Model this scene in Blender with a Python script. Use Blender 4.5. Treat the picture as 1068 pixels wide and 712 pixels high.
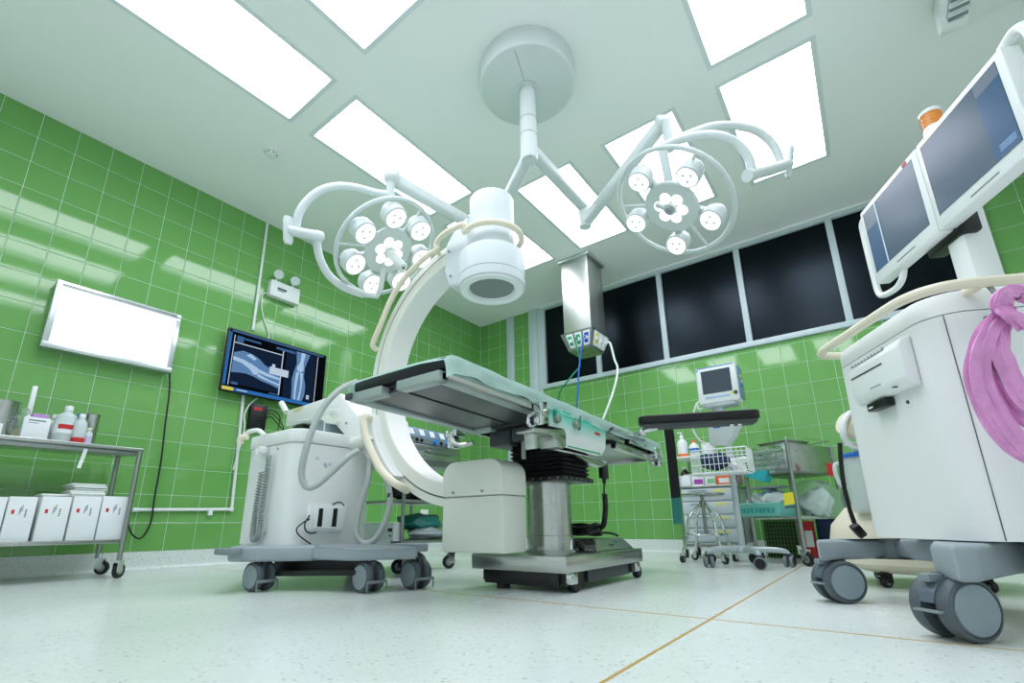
import bpy, bmesh, math, random
from mathutils import Vector, Matrix, Quaternion
V = Vector
PI = math.pi
random.seed(7)
SC = bpy.context.scene
for o in list(bpy.data.objects):
    bpy.data.objects.remove(o)

# ------------------------------------------------------------------ camera
F = 497.787; PX = 524.52; PY = 407.65
PITCH, YAW, ROLL = 0.2731, -0.6466, -0.0097
CAM = V((4.2282, -5.0708, 0.2855))
FW = V((math.sin(YAW)*math.cos(PITCH), math.cos(YAW)*math.cos(PITCH), math.sin(PITCH)))
_r = V((math.cos(YAW), -math.sin(YAW), 0)); _u = _r.cross(FW)
RI = (_r*math.cos(ROLL) + _u*math.sin(ROLL)).normalized(); UP = RI.cross(FW).normalized()
cd = bpy.data.cameras.new('camera'); cam = bpy.data.objects.new('camera', cd)
SC.collection.objects.link(cam); SC.camera = cam
cd.sensor_width = 36; cd.lens = F/1068*36
cd.shift_x = (534-PX)/1068; cd.shift_y = (PY-356)/1068
cd.clip_start = 0.02
cam.matrix_world = Matrix(((RI.x, UP.x, -FW.x, CAM.x), (RI.y, UP.y, -FW.y, CAM.y), (RI.z, UP.z, -FW.z, CAM.z), (0, 0, 0, 1)))

# ------------------------------------------------------------------ world, view, light levels
w = bpy.data.worlds.new('world'); SC.world = w; w.use_nodes = True
w.node_tree.nodes['Background'].inputs[0].default_value = (0.75, 0.85, 0.85, 1)
w.node_tree.nodes['Background'].inputs[1].default_value = 0.0
SC.view_settings.view_transform = 'Standard'; SC.view_settings.look = 'None'
SC.view_settings.gamma = 1; SC.view_settings.use_curve_mapping = False
SC.view_settings.exposure = 0.0
PANEL = 8.1          # emission of the ceiling light diffusers
LAMP = 2.0           # emission of the surgical light pods
LIGHT_TINT = (.965, 0.975, 1.10)
SC.cycles.max_bounces = 8; SC.cycles.diffuse_bounces = 5; SC.cycles.glossy_bounces = 4
SC.cycles.transmission_bounces = 6; SC.cycles.transparent_max_bounces = 8
SC.cycles.sample_clamp_indirect = 6.0; SC.cycles.use_denoising = True

# ------------------------------------------------------------------ measuring helpers: a pixel ray met with a plane of the room
def ray(x, y): return FW*F + RI*(x-PX) - UP*(y-PY)
def at(x, y, X=None, Y=None, Z=None, D=None):
    d = ray(x, y)
    if X is not None: s = (X-CAM.x)/d.x
    elif Y is not None: s = (Y-CAM.y)/d.y
    elif Z is not None: s = (Z-CAM.z)/d.z
    else: s = D/F
    return CAM + d*s

# ------------------------------------------------------------------ materials
def lin(h):
    h = h.lstrip('#'); c = [int(h[i:i+2], 16)/255 for i in (0, 2, 4)]
    return tuple(x/12.92 if x <= .04045 else ((x+.055)/1.055)**2.4 for x in c)
MATS = {}
def mat(name, hexc, rough=.45, metal=0., vary=.04, vscale=14., bump=0., bscale=60., spec=.5, coat=0., trans=0., alpha=1., brushed=False, emit=None, estr=1., sss=0., ior=1.45):
    if name in MATS: return MATS[name]
    m = bpy.data.materials.new(name); m.use_nodes = True; MATS[name] = m
    nt = m.node_tree; p = nt.nodes['Principled BSDF']; L = nt.links
    c = lin(hexc)
    tc = nt.nodes.new('ShaderNodeTexCoord')
    nz = nt.nodes.new('ShaderNodeTexNoise'); nz.inputs['Scale'].default_value = vscale; nz.inputs['Detail'].default_value = 3
    if brushed:
        mp = nt.nodes.new('ShaderNodeMapping'); mp.inputs['Scale'].default_value = (1, 1, 14)
        L.new(tc.outputs['Object'], mp.inputs[0]); L.new(mp.outputs[0], nz.inputs['Vector'])
    else:
        L.new(tc.outputs['Object'], nz.inputs['Vector'])
    rp = nt.nodes.new('ShaderNodeMixRGB'); rp.blend_type = 'MIX'
    rp.inputs[1].default_value = (*[max(0, x*(1-vary)) for x in c], 1); rp.inputs[2].default_value = (*[min(1, x*(1+vary)) for x in c], 1)
    L.new(nz.outputs[0], rp.inputs[0]); L.new(rp.outputs[0], p.inputs['Base Color'])
    p.inputs['Roughness'].default_value = rough; p.inputs['Metallic'].default_value = metal
    p.inputs['Specular IOR Level'].default_value = spec; p.inputs['Coat Weight'].default_value = coat
    p.inputs['Transmission Weight'].default_value = trans; p.inputs['Alpha'].default_value = alpha
    p.inputs['IOR'].default_value = ior
    if sss: p.inputs['Subsurface Weight'].default_value = sss; p.inputs['Subsurface Radius'].default_value = (.02, .02, .02)
    if brushed:
        mr = nt.nodes.new('ShaderNodeMapRange'); mr.inputs[3].default_value = max(.02, rough-.1); mr.inputs[4].default_value = rough+.1
        L.new(nz.outputs[0], mr.inputs[0]); L.new(mr.outputs[0], p.inputs['Roughness'])
    if bump:
        n2 = nt.nodes.new('ShaderNodeTexNoise'); n2.inputs['Scale'].default_value = bscale
        L.new(tc.outputs['Object'], n2.inputs['Vector'])
        b = nt.nodes.new('ShaderNodeBump'); b.inputs['Strength'].default_value = bump; b.inputs['Distance'].default_value = .01
        L.new(n2.outputs[0], b.inputs['Height']); L.new(b.outputs[0], p.inputs['Normal'])
    if emit:
        p.inputs['Emission Color'].default_value = (*lin(emit), 1); p.inputs['Emission Strength'].default_value = estr
    return m
def emission(name, rgb, strength):
    m = bpy.data.materials.new(name); m.use_nodes = True; nt = m.node_tree; nt.nodes.clear()
    e = nt.nodes.new('ShaderNodeEmission'); o = nt.nodes.new('ShaderNodeOutputMaterial')
    e.inputs[0].default_value = (*rgb, 1); e.inputs[1].default_value = strength
    nt.links.new(e.outputs[0], o.inputs[0]); MATS[name] = m
    return m

TILE = mat('green_tile', '#6fab5b', .055, vary=.10, vscale=1.3, bump=.035, bscale=5, spec=.62)
GROUT = mat('grout', '#dcefe4', .8)
CEIL = mat('ceiling_paint', '#f4f9f7', .85, vary=.015, vscale=2)
WHITE = mat('white_enamel', '#e9eeec', .32, vary=.015)
LAMPW = mat('lamp_enamel', '#d3dddb', .38, vary=.015)
WINF = mat('window_frame_paint', '#c2d2d5', .35)
BORDER = mat('table_border', '#a7b4b1', .4, .35)
IISHELL = mat('intensifier_shell', '#cfdadb', .42, vary=.015)
CREAM = mat('cream_rubber', '#e9e2cb', .45, vary=.03)
SHELL = mat('equipment_shell', '#e8ecea', .42, vary=.02, vscale=3)
IVORY = mat('ivory_shell', '#e3e8dd', .45, vary=.02, vscale=3)
ARCIN = mat('arc_inner_white', '#f2f3ee', .5, vary=.01)
GREY = mat('grey_plastic', '#98a4a9', .42, vary=.04)
MIDGREY = mat('mid_grey_plastic', '#7f8a8e', .45)
DARKGREY = mat('dark_grey_plastic', '#43494c', .5)
WHEELDISC = mat('wheel_disc', '#8c9ba1', .4)
RUBBER = mat('black_rubber', '#16181a', .55, vary=.1)
TYRE = mat('grey_tyre', '#535d62', .5)
BLACK = mat('black_plastic', '#101214', .35)
PAD = mat('black_vinyl', '#0b0c0d', .4, bump=.12, bscale=40)
STEEL = mat('brushed_steel', '#b9bdb9', .24, 1., vary=.06, vscale=6, brushed=True)
STEELD = mat('dull_steel', '#9aa09d', .34, 1., vary=.06, vscale=6, brushed=True)
CHROME = mat('chrome', '#d4d8d8', .12, 1.)
ALU = mat('aluminium_frame', '#c8d0d0', .3, .85, vary=.04)
FRAMEWHITE = mat('frame_white', '#dfe8ea', .35)
DARKPANEL = mat('dark_carbon_panel', '#4b5052', .3, .5, vary=.12, vscale=4)
DRAPE = mat('teal_drape', '#c9e9df', .85, vary=.06, vscale=6, bump=.55, bscale=20)
def _cloth(m):
    nt = m.node_tree; p = nt.nodes['Principled BSDF']; o = nt.nodes['Material Output']
    tr = nt.nodes.new('ShaderNodeBsdfTranslucent'); mx = nt.nodes.new('ShaderNodeMixShader'); mx.inputs[0].default_value = .45
    tr.inputs[0].default_value = (*lin('#c9ece1'), 1)
    nt.links.new(p.outputs[0], mx.inputs[1]); nt.links.new(tr.outputs[0], mx.inputs[2]); nt.links.new(mx.outputs[0], o.inputs[0])
_cloth(DRAPE)
TEALP = mat('teal_plastic', '#7fcfc4', .4)
CYANP = mat('cyan_plastic', '#35b9c4', .4)
TEALB = mat('teal_bag', '#1f7d72', .45, bump=.3, bscale=25)
TOWEL = mat('white_towel', '#e4ebe6', .9, bump=.4, bscale=60)
PAPER = mat('white_card', '#e6ecec', .7)
RED = mat('red_plastic', '#c32a2c', .4)
ORANGEP = mat('orange_card', '#ef6a2a', .6)
PURPLE = mat('purple_card', '#a348a8', .6)
PINKC = mat('pink_card', '#d58bbd', .6)
GREENC = mat('green_card', '#7fbf8a', .6)
YELLOW = mat('yellow_label', '#efe23c', .6)
BLUE = mat('blue_plastic', '#2b6fc4', .4)
NAVY = mat('navy_fabric', '#1d3352', .85)
INK = mat('print_ink', '#46525a', .7)
GREENH = mat('green_hose', '#177a5a', .4)
BLUEH = mat('blue_hose', '#1f63b8', .4)
CABLEGREY = mat('grey_cable', '#9aa5a3', .5)
AMBER = mat('amber_plastic', '#e39a48', .25, trans=.3, emit='#d98a30', estr=.15)
CLEAR = mat('clear_plastic', '#e8f4f2', .12, trans=.88, ior=1.15)
FROST = mat('frosted_plastic', '#e4f0ef', .4, trans=.3, ior=1.2, sss=.2)
JARP = mat('milky_clear', '#eef7f5', .2, alpha=.42)
FILM = mat('clear_film', '#e6f2ee', .15, trans=.85, ior=1.05, bump=.5, bscale=18)
BRASS = mat('brass_strip', '#c9a55e', .4, .3)
GREENCRATE = mat('dark_green_crate', '#3f6b33', .6)
MOBILE = mat('brown_stain', '#8a8668', .9)
DIFF = emission('light_diffuser', LIGHT_TINT, PANEL)
POD = emission('lamp_lens', (1, 1, .99), LAMP)
BOXLIT = emission('viewing_screen', (.93, 1, 1), 1.25)
def glass_dark():
    m = mat('dark_window_glass', '#04070a', .27, vary=.3, vscale=1.5, bump=.05, bscale=3, spec=.26); m.node_tree.nodes['Principled BSDF'].inputs['Specular Tint'].default_value = (.62, .85, 1, 1); return m
GLASS = glass_dark()
def terrazzo():
    m = bpy.data.materials.new('terrazzo'); m.use_nodes = True; nt = m.node_tree; p = nt.nodes['Principled BSDF']; L = nt.links
    tc = nt.nodes.new('ShaderNodeTexCoord')
    vo = nt.nodes.new('ShaderNodeTexVoronoi'); vo.inputs['Scale'].default_value = 95; vo.inputs['Randomness'].default_value = 1
    L.new(tc.outputs['Object'], vo.inputs['Vector'])
    sep = nt.nodes.new('ShaderNodeSeparateColor'); L.new(vo.outputs['Color'], sep.inputs[0])
    cr = nt.nodes.new('ShaderNodeValToRGB'); e = cr.color_ramp.elements
    e[0].position = 0; e[0].color = (*lin('#b4beb4'), 1); e[1].position = .12; e[1].color = (*lin('#d4dfd9'), 1)
    x = e.new(.05); x.color = (*lin('#c4c6b6'), 1)
    x = e.new(.55); x.color = (*lin('#e2eae5'), 1); x = e.new(.95); x.color = (*lin('#d8e2dc'), 1)
    L.new(sep.outputs[0], cr.inputs[0])
    d = nt.nodes.new('ShaderNodeMath'); d.operation = 'LESS_THAN'; d.inputs[1].default_value = .42
    L.new(vo.outputs['Distance'], d.inputs[0])
    big = nt.nodes.new('ShaderNodeTexNoise'); big.inputs['Scale'].default_value = 1.3; big.inputs['Detail'].default_value = 5
    L.new(tc.outputs['Object'], big.inputs['Vector'])
    base = nt.nodes.new('ShaderNodeMixRGB'); base.inputs[1].default_value = (*lin('#d0dbd6'), 1); base.inputs[2].default_value = (*lin('#e4ebe7'), 1)
    L.new(big.outputs[0], base.inputs[0])
    mx = nt.nodes.new('ShaderNodeMixRGB'); L.new(d.outputs[0], mx.inputs[0]); L.new(base.outputs[0], mx.inputs[1]); L.new(cr.outputs[0], mx.inputs[2])
    L.new(mx.outputs[0], p.inputs['Base Color'])
    mr = nt.nodes.new('ShaderNodeMapRange'); mr.inputs[3].default_value = .16; mr.inputs[4].default_value = .34
    L.new(big.outputs[0], mr.inputs[0]); L.new(mr.outputs[0], p.inputs['Roughness'])
    p.inputs['Specular IOR Level'].default_value = .5
    MATS['terrazzo'] = m; return m
TERR = terrazzo()

# ------------------------------------------------------------------ object helpers
COL = SC.collection
MW = {}
def thing(name, label, cat, loc=(0, 0, 0), rz=0, group=None):
    o = bpy.data.objects.new(name, None); COL.objects.link(o); o.empty_display_size = .1
    o.location = loc; o.rotation_euler = (0, 0, rz)
    o['label'] = label; o['category'] = cat
    if group: o['group'] = group
    MW[o] = Matrix.Translation(V(loc)) @ Matrix.Rotation(rz, 4, 'Z')
    return o
def mk(bm, mt, smooth=True, ang=35):
    me = bpy.data.meshes.new('mesh')
    bmesh.ops.recalc_face_normals(bm, faces=bm.faces)
    bm.to_mesh(me); bm.free()
    me.materials.append(mt)
    if smooth:
        me.shade_smooth(); me.set_sharp_from_angle(angle=math.radians(ang))
    return me
def part(name, bm, mt, parent, world=True, label=None, smooth=True, kind=None, ang=35):
    M = MW[parent]
    if world: bm.transform(M.inverted())
    o = bpy.data.objects.new(name, mk(bm, mt, smooth, ang)); o.data.name = name
    COL.objects.link(o); o.parent = parent
    MW[o] = M
    if label: o['label'] = label
    if kind: o['kind'] = kind
    return o
def solo(name, bm, mt, label=None, cat=None, group=None, kind=None, smooth=True, ang=35):
    lo = V((1e9,)*3); hi = V((-1e9,)*3)
    for v in bm.verts:
        for i in range(3): lo[i] = min(lo[i], v.co[i]); hi[i] = max(hi[i], v.co[i])
    c = V(((lo.x+hi.x)/2, (lo.y+hi.y)/2, lo.z))
    bm.transform(Matrix.Translation(-c))
    o = bpy.data.objects.new(name, mk(bm, mt, smooth, ang)); o.data.name = name
    COL.objects.link(o); o.location = c; MW[o] = Matrix.Translation(c)
    if label: o['label'] = label
    if cat: o['category'] = cat
    if group: o['group'] = group
    if kind: o['kind'] = kind
    return o
def struct(name, bm, mt, **k): return solo(name, bm, mt, kind='structure', **k)
def nb(): return bmesh.new()
def merge(bm, t, M=None):
    if M is not None: t.transform(M)
    mp = {}
    for v in t.verts: mp[v] = bm.verts.new(v.co)
    for f in t.faces:
        try: bm.faces.new([mp[v] for v in f.verts])
        except ValueError: pass
    t.free(); return bm
def box(bm, x0, x1, y0, y1, z0, z1, bev=0., seg=2, M=None):
    t = nb(); bmesh.ops.create_cube(t, size=1)
    for v in t.verts:
        v.co = V(((x0+x1)/2+v.co.x*(x1-x0), (y0+y1)/2+v.co.y*(y1-y0), (z0+z1)/2+v.co.z*(z1-z0)))
    if bev: bmesh.ops.bevel(t, geom=t.edges[:], offset=bev, segments=seg, affect='EDGES', profile=.5)
    return merge(bm, t, M)
def B(*a, **k): return box(nb(), *a, **k)
def prism(bm, pts, ext, bev=0., seg=2, M=None):
    t = nb(); ext = V(ext)
    a = [t.verts.new(V(p)) for p in pts]; b = [t.verts.new(V(p)+ext) for p in pts]; n = len(a)
    t.faces.new(a); t.faces.new(b[::-1])
    for i in range(n): t.faces.new((a[i], b[i], b[(i+1) % n], a[(i+1) % n]))
    bmesh.ops.recalc_face_normals(t, faces=t.faces)
    if bev: bmesh.ops.bevel(t, geom=t.edges[:], offset=bev, segments=seg, affect='EDGES', profile=.5, clamp_overlap=True)
    return merge(bm, t, M)
def rrect(x0, x1, y0, y1, r, n=5):
    out = []
    for cx, cy, a0 in ((x1-r, y1-r, 0), (x0+r, y1-r, PI/2), (x0+r, y0+r, PI), (x1-r, y0+r, 1.5*PI)):
        for i in range(n+1):
            a = a0+PI/2*i/n; out.append((cx+r*math.cos(a), cy+r*math.sin(a)))
    return out
def smoothpts(pts, res=6, closed=False):
    pts = [V(p) for p in pts]
    if len(pts) < 3: return pts
    out = []; n = len(pts)
    for i in range(n if closed else n-1):
        p1, p2 = pts[i], pts[(i+1) % n]
        p0 = pts[i-1] if (i > 0 or closed) else p1*2-p2
        p3 = pts[(i+2) % n] if (i < n-2 or closed) else p2*2-p1
        for k in range(res):
            t = k/res
            out.append(.5*((2*p1)+(p2-p0)*t+(2*p0-5*p1+4*p2-p3)*t*t+(3*p1-p0-3*p2+p3)*t**3))
    if not closed: out.append(pts[-1])
    return out
def tube(bm, pts, r, n=8, res=6, closed=False, sm=True, squash=None):
    P = smoothpts(pts, res, closed) if sm else [V(p) for p in pts]
    m = len(P); rings = []; nrm = None
    for i in range(m):
        if closed: t = P[(i+1) % m]-P[i-1]
        else: t = P[min(i+1, m-1)]-P[max(i-1, 0)]
        if t.length < 1e-9: t = V((0, 0, 1))
        t.normalize()
        if nrm is None:
            nrm = t.orthogonal().normalized()
        else:
            nrm = (nrm-t*nrm.dot(t))
            nrm = nrm.normalized() if nrm.length > 1e-6 else t.orthogonal().normalized()
        b = t.cross(nrm)
        rr = r(i/(m-1)) if callable(r) else r
        rings.append([bm.verts.new(P[i]+(nrm*math.cos(2*PI*k/n)+b*math.sin(2*PI*k/n))*rr) for k in range(n)])
    for i in range(m if closed else m-1):
        a, c = rings[i], rings[(i+1) % m]
        off = 0
        if closed and i == m-1:
            off = min(range(n), key=lambda s: sum((a[k].co-c[(k+s) % n].co).length for k in range(n)))
        for k in range(n):
            bm.faces.new((a[k], a[(k+1) % n], c[(k+1+off) % n], c[(k+off) % n]))
    if not closed:
        bm.faces.new(rings[0][::-1]); bm.faces.new(rings[-1])
    return bm
def T(pts, r, **k): return tube(nb(), pts, r, **k)
def frame_z(o, d):
    d = V(d).normalized(); q = V((0, 0, 1)).rotation_difference(d)
    return Matrix.Translation(V(o)) @ q.to_matrix().to_4x4()
def lathe(bm, prof, n=24, M=None):
    t = nb(); rings = []
    for r, z in prof:
        if r <= 1e-6: rings.append([t.verts.new((0, 0, z))])
        else: rings.append([t.verts.new((r*math.cos(2*PI*k/n), r*math.sin(2*PI*k/n), z)) for k in range(n)])
    for a, b in zip(rings, rings[1:]):
        for k in range(n):
            q = (k+1) % n
            if len(a) == 1 and len(b) == 1: continue
            if len(a) == 1: t.faces.new((a[0], b[q], b[k]))
            elif len(b) == 1: t.faces.new((a[k], a[q], b[0]))
            else: t.faces.new((a[k], a[q], b[q], b[k]))
    if len(rings[0]) > 1: t.faces.new(rings[0][::-1])
    if len(rings[-1]) > 1: t.faces.new(rings[-1])
    return merge(bm, t, M)
def cyl(bm, p0, p1, r, r1=None, n=16, bev=0.):
    p0 = V(p0); p1 = V(p1); h = (p1-p0).length; r1 = r if r1 is None else r1
    pr = [(r, 0), (r1, h)] if not bev else [(r-bev, 0), (r, bev), (r1, h-bev), (r1-bev, h)]
    return lathe(bm, pr, n, frame_z(p0, p1-p0))
def Cy(*a, **k): return cyl(nb(), *a, **k)
def torus(bm, R, r, M, n=40, m=8):
    return tube(bm, [M @ V((R*math.cos(2*PI*i/n), R*math.sin(2*PI*i/n), 0)) for i in range(n)], r, n=m, closed=True, sm=False)
def quad(bm, a, b, c, d):
    bm.faces.new([bm.verts.new(V(p)) for p in (a, b, c, d)]); return bm
def grid_sheet(bm, fn, nu, nv, thick=0.):
    vs = [[bm.verts.new(fn(i/nu, j/nv)) for j in range(nv+1)] for i in range(nu+1)]
    for i in range(nu):
        for j in range(nv): bm.faces.new((vs[i][j], vs[i+1][j], vs[i+1][j+1], vs[i][j+1]))
    if thick: bmesh.ops.solidify(bm, geom=bm.faces[:], thickness=thick)
    return bm
def blob(bm, c, s, seed=0, amp=.12, sub=3, M=None):
    t = nb(); bmesh.ops.create_icosphere(t, subdivisions=sub, radius=1)
    rnd = random.Random(seed); ph = [V((rnd.uniform(-4, 4), rnd.uniform(-4, 4), rnd.uniform(-4, 4))) for _ in range(5)]
    for v in t.verts:
        k = 1+amp*sum(math.sin(p.dot(v.co)*1.7+p.x) for p in ph)/2.2
        v.co = V((c[0]+v.co.x*k*s[0], c[1]+v.co.y*k*s[1], c[2]+max(-.75, v.co.z)*k*s[2]))
    return merge(bm, t, M)
def copy_tree(o, parent=None):
    c = o.copy(); COL.objects.link(c); MW[c] = MW[o]
    if parent is not None: c.parent = parent
    for ch in list(o.children): copy_tree(ch, c)
    return c

# ================================================================== SETTING
H = 3.125; RX = 5.75; FY = -6.0; BZ = .125
FLOOR = struct('floor', B(-.15, RX+.15, FY-.15, .15, -.1, 0), TERR)
# brass inlay strips dividing the terrazzo
struct('trim_1', B(3.762, 3.77, FY, -.02, -.01, .0008), BRASS)
struct('trim_2', B(.02, 3.761, -3.413, -3.405, -.01, .0006), BRASS)
struct('trim_3', B(3.771, RX, -3.413, -3.405, -.01, .0006), BRASS)
# ceiling with openings for the sunk light panels
XC = [(1.335, 1.85), (2.195, 2.71), (3.03, 3.548), (3.872, 4.395)]
YR1 = (-2.13, -.975); YR2 = (-3.57, -2.36); YR3 = (-4.96, -3.765)
PANELS = [(XC[0], YR1), (XC[1], YR1), (XC[2], YR1), (XC[3], (-2.13, -.945)),
          (XC[0], YR2), (XC[3], (-3.53, -2.335)),
          (XC[0], YR3), (XC[1], YR3), (XC[2], YR3), (XC[3], YR3)]
def ceiling():
    bm = nb(); xs = sorted({-.15, RX+.15} | {v for (a, b), _ in PANELS for v in (a-.03, b+.03)})
    ys = sorted({FY-.15, .15} | {v for _, (a, b) in PANELS for v in (a-.03, b+.03)})
    for x0, x1 in zip(xs, xs[1:]):
        for y0, y1 in zip(ys, ys[1:]):
            cx, cy = (x0+x1)/2, (y0+y1)/2
            if any(a[0]-.03 < cx < a[1]+.03 and b[0]-.03 < cy < b[1]+.03 for a, b in PANELS): continue
            quad(bm, (x0, y0, H), (x1, y0, H), (x1, y1, H), (x0, y1, H))
    bmesh.ops.remove_doubles(bm, verts=bm.verts, dist=1e-5)
    box(bm, -.15, RX+.15, FY-.15, .15, H+.1, H+.16)
    return struct('ceiling', bm, CEIL, smooth=False)
ceiling()
# walls: mortar bed with every tile on it
wl = struct('wall_left', B(-.15, -.0025, FY-.15, .15, 0, H), GROUT)
wb = struct('wall_back', bmesh.new() if False else B(0, RX+.15, .0025, .15, 0, 1.975), GROUT)
MW[wl] = Matrix.Translation(wl.location); MW[wb] = Matrix.Translation(wb.location)
part('upper_wall', box(box(B(0, 1.085, .0025, .15, 1.975, H), 5.17, RX+.15, .0025, .15, 1.975, H), 1.085, 5.17, .07, .15, 1.975, H), GROUT, wb)
TS = .2; G = .0030
tile_me = {}
def tile_mesh(wd, ht):
    k = (round(wd, 3), round(ht, 3))
    if k not in tile_me:
        bm = nb(); t = .009; b = .0025
        x, z = wd/2-G/2, ht/2-G/2
        # a flat face with a cushioned edge, facing -Y
        o = [bm.verts.new(p) for p in ((-x, t, -z), (x, t, -z), (x, t, z), (-x, t, z))]
        e = [bm.verts.new(p) for p in ((-x, .0015, -z), (x, .0015, -z), (x, .0015, z), (-x, .0015, z))]
        f = [bm.verts.new(p) for p in ((-x+b, 0, -z+b), (x-b, 0, -z+b), (x-b, 0, z-b), (-x+b, 0, z-b))]
        bm.faces.new(f)
        for a, c in ((o, e), (e, f)):
            for i in range(4): bm.faces.new((a[i], a[(i+1) % 4], c[(i+1) % 4], c[i]))
        tile_me[k] = mk(bm, TILE, False); tile_me[k].name = 'tile'
    return tile_me[k]
rt = random.Random(3)
def put_tiles(wall, spans_u, spans_z, M, limit=300, key=None):
    cells = [(u, z) for u in spans_u for z in spans_z]
    cells = [(u, z) for u, z in cells if u[1]-u[0] > .02 and z[1]-z[0] > .02]
    if key: cells.sort(key=key)
    rest = nb()
    for i, ((u0, u1), (z0, z1)) in enumerate(cells):
        me = tile_mesh(u1-u0, z1-z0)
        tilt = Matrix.Rotation(rt.gauss(0, .0016), 4, 'X') @ Matrix.Rotation(rt.gauss(0, .0016), 4, 'Z')
        W = M @ Matrix.Translation(((u0+u1)/2, 0, (z0+z1)/2)) @ tilt
        if i < limit:
            o = bpy.data.objects.new('tile', me); COL.objects.link(o); o.parent = wall
            o.matrix_local = MW[wall].inverted() @ W
        else:
            t = nb(); t.from_mesh(me); merge(rest, t, W)
    if len(rest.verts): part('tile_field', rest, TILE, wall, kind='stuff', smooth=False)
def spans(lo, hi, off):
    out = []; x = off
    while x > lo: x -= TS
    while x < hi-1e-4:
        out.append((max(x, lo), min(x+TS, hi))); x += TS
    return out
zs = [(BZ+i*TS, BZ+(i+1)*TS) for i in range(15)]
MLW = Matrix.Rotation(PI/2, 4, 'Z')           # u -> +Y, face -> +X  (wall at X = 0)
put_tiles(wl, spans(-5.4, -.001, -.042), zs, MLW, 300, key=lambda c: abs(c[0][0]+3.6)*1.0+abs(c[1][0]-1.9)*.3)
zb = [(BZ+i*TS, min(BZ+(i+1)*TS, 1.968)) for i in range(10)]
cells_b = spans(0.001, RX, .1535)
zu = [(1.968, 2.125)] + [(2.125+i*TS, 2.125+(i+1)*TS) for i in range(5)]
MBW = Matrix.Identity(4)
put_tiles(wb, cells_b, zb, MBW, 270)
put_tiles(wb, [(0.001, .1535), (.1535, .3535), (.3535, .49), (.61, .7535), (.7535, .865), (5.345, 5.5535), (5.5535, RX)], zu, MBW, 300)
# unseen walls behind the photographer: plain plaster
PLASTER = mat('white_plaster', '#eef1ef', .7)
struct('wall_right', B(RX, RX+.15, FY-.15, 0, 0, H), PLASTER)
struct('wall_front', B(0, RX, FY-.15, FY, 0, H), PLASTER)
# coved terrazzo skirting
def skirting(name, a, b, n):
    bm = nb(); a = V(a); b = V(b); n = V(n)
    prof = [(-.0015, BZ), (.010, BZ), (.011, .06)] + [(.011+.03*(1-math.cos(t*PI/2/5)), .03-.03*math.sin(t*PI/2/5)+.001) for t in range(6)] + [(-.0015, .001)]
    pts = [a+n*d+V((0, 0, z)) for d, z in prof]
    prism(bm, pts, b-a); return struct(name, bm, TERR)
skirting('baseboard_left', (0, FY, 0), (0, 0, 0), (1, 0, 0))
skirting('baseboard_back', (0, 0, 0), (RX, 0, 0), (0, -1, 0))
# window band over the back wall: white frame, mullions, blacked-out panes
MX = [.5+.0, 1.0]
X0, X1, ZS, ZT = 1.065, 5.205, 1.968, 3.075
mull = [1.865, 2.678, 3.510, 4.332]
wf = thing('window_1', 'band of blacked out window panes in white frame below ceiling', 'window', ((X0+X1)/2, 0, ZS))
wf['kind'] = 'structure'; del wf['category']
def fr(x0, x1, z0, z1, name='frame_rail', y=-.02): return part(name, B(x0, x1, y, .05, z0, z1, .004), WINF, wf)
fr(X0, X1, ZS, ZS+.055, 'sill', -.03); fr(X0, X1, ZT, H-.003, 'head_rail')
fr(X0, X0+.05, ZS+.055, ZT, 'frame_jamb'); fr(X1-.05, X1, ZS+.055, ZT, 'frame_jamb')
edges = [X0+.03]+mull+[X1-.03]
for x in mull: fr(x-.028, x+.028, ZS+.055, ZT, 'mullion')
for a, b in zip(edges, edges[1:]):
    part('pane', B(a, b, .022, .03, ZS+.03, ZT+.02), GLASS, wf)
struct('trim_4', B(.49, .61, -.022, .006, 0, H-.002, .004), WINF)
struct('trim_5', B(.868, 1.0, -.028, .006, 0, H-.002, .004), WINF)
struct('trim_6', B(1.002, 1.064, -.016, .006, 0, H-.002, .004), WINF)
struct('trim_7', B(5.207, 5.342, -.05, .006, 0, H-.002, .012), WHITE)
# slim ceiling cove line over the band
struct('trim_8', B(1.07, 5.2, -.045, -.021, H-.022, H-.002, .004), CEIL)

# ------------------------------------------------------------------ ceiling lights
names = ['ceiling light panel nearest the left far corner of the ceiling', 'ceiling light panel just in front of the steel pendant column',
         'ceiling light panel behind the right surgical lamp head', 'ceiling light panel over the right surgical lamp yoke, nearest the dark windows',
         'long ceiling light panel behind the left surgical lamp head', 'ceiling light panel at the top right, one before the last toward the windows',
         'big ceiling light panel at the top left over the green wall', 'ceiling light panel cut by the top edge left of the lamp canopy',
         'ceiling light panel above the camera, out of view, third in its row', 'ceiling light panel above the camera, out of view, last in its row']
for ((x0, x1), (y0, y1)), nm in zip(PANELS, names):
    t = thing('ceiling_light', nm, 'light', ((x0+x1)/2, (y0+y1)/2, H), 0, 'recessed ceiling light panels')
    bm = nb(); e = .03
    for a in ((x0-e, x0, y0-e, y1+e), (x1, x1+e, y0-e, y1+e), (x0, x1, y0-e, y0), (x0, x1, y1, y1+e)):
        box(bm, *a, H-.004, H+.078)
    part('frame', bm, FRAMEWHITE, t)
    part('diffuser', quad(nb(), (x0, y0, H+.055), (x1, y0, H+.055), (x1, y1, H+.055), (x0, y1, H+.055)), DIFF, t, smooth=False)
    part('housing', B(x0-.02, x1+.02, y0-.02, y1+.02, H+.078, H+.09), WHITE, t)

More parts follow.
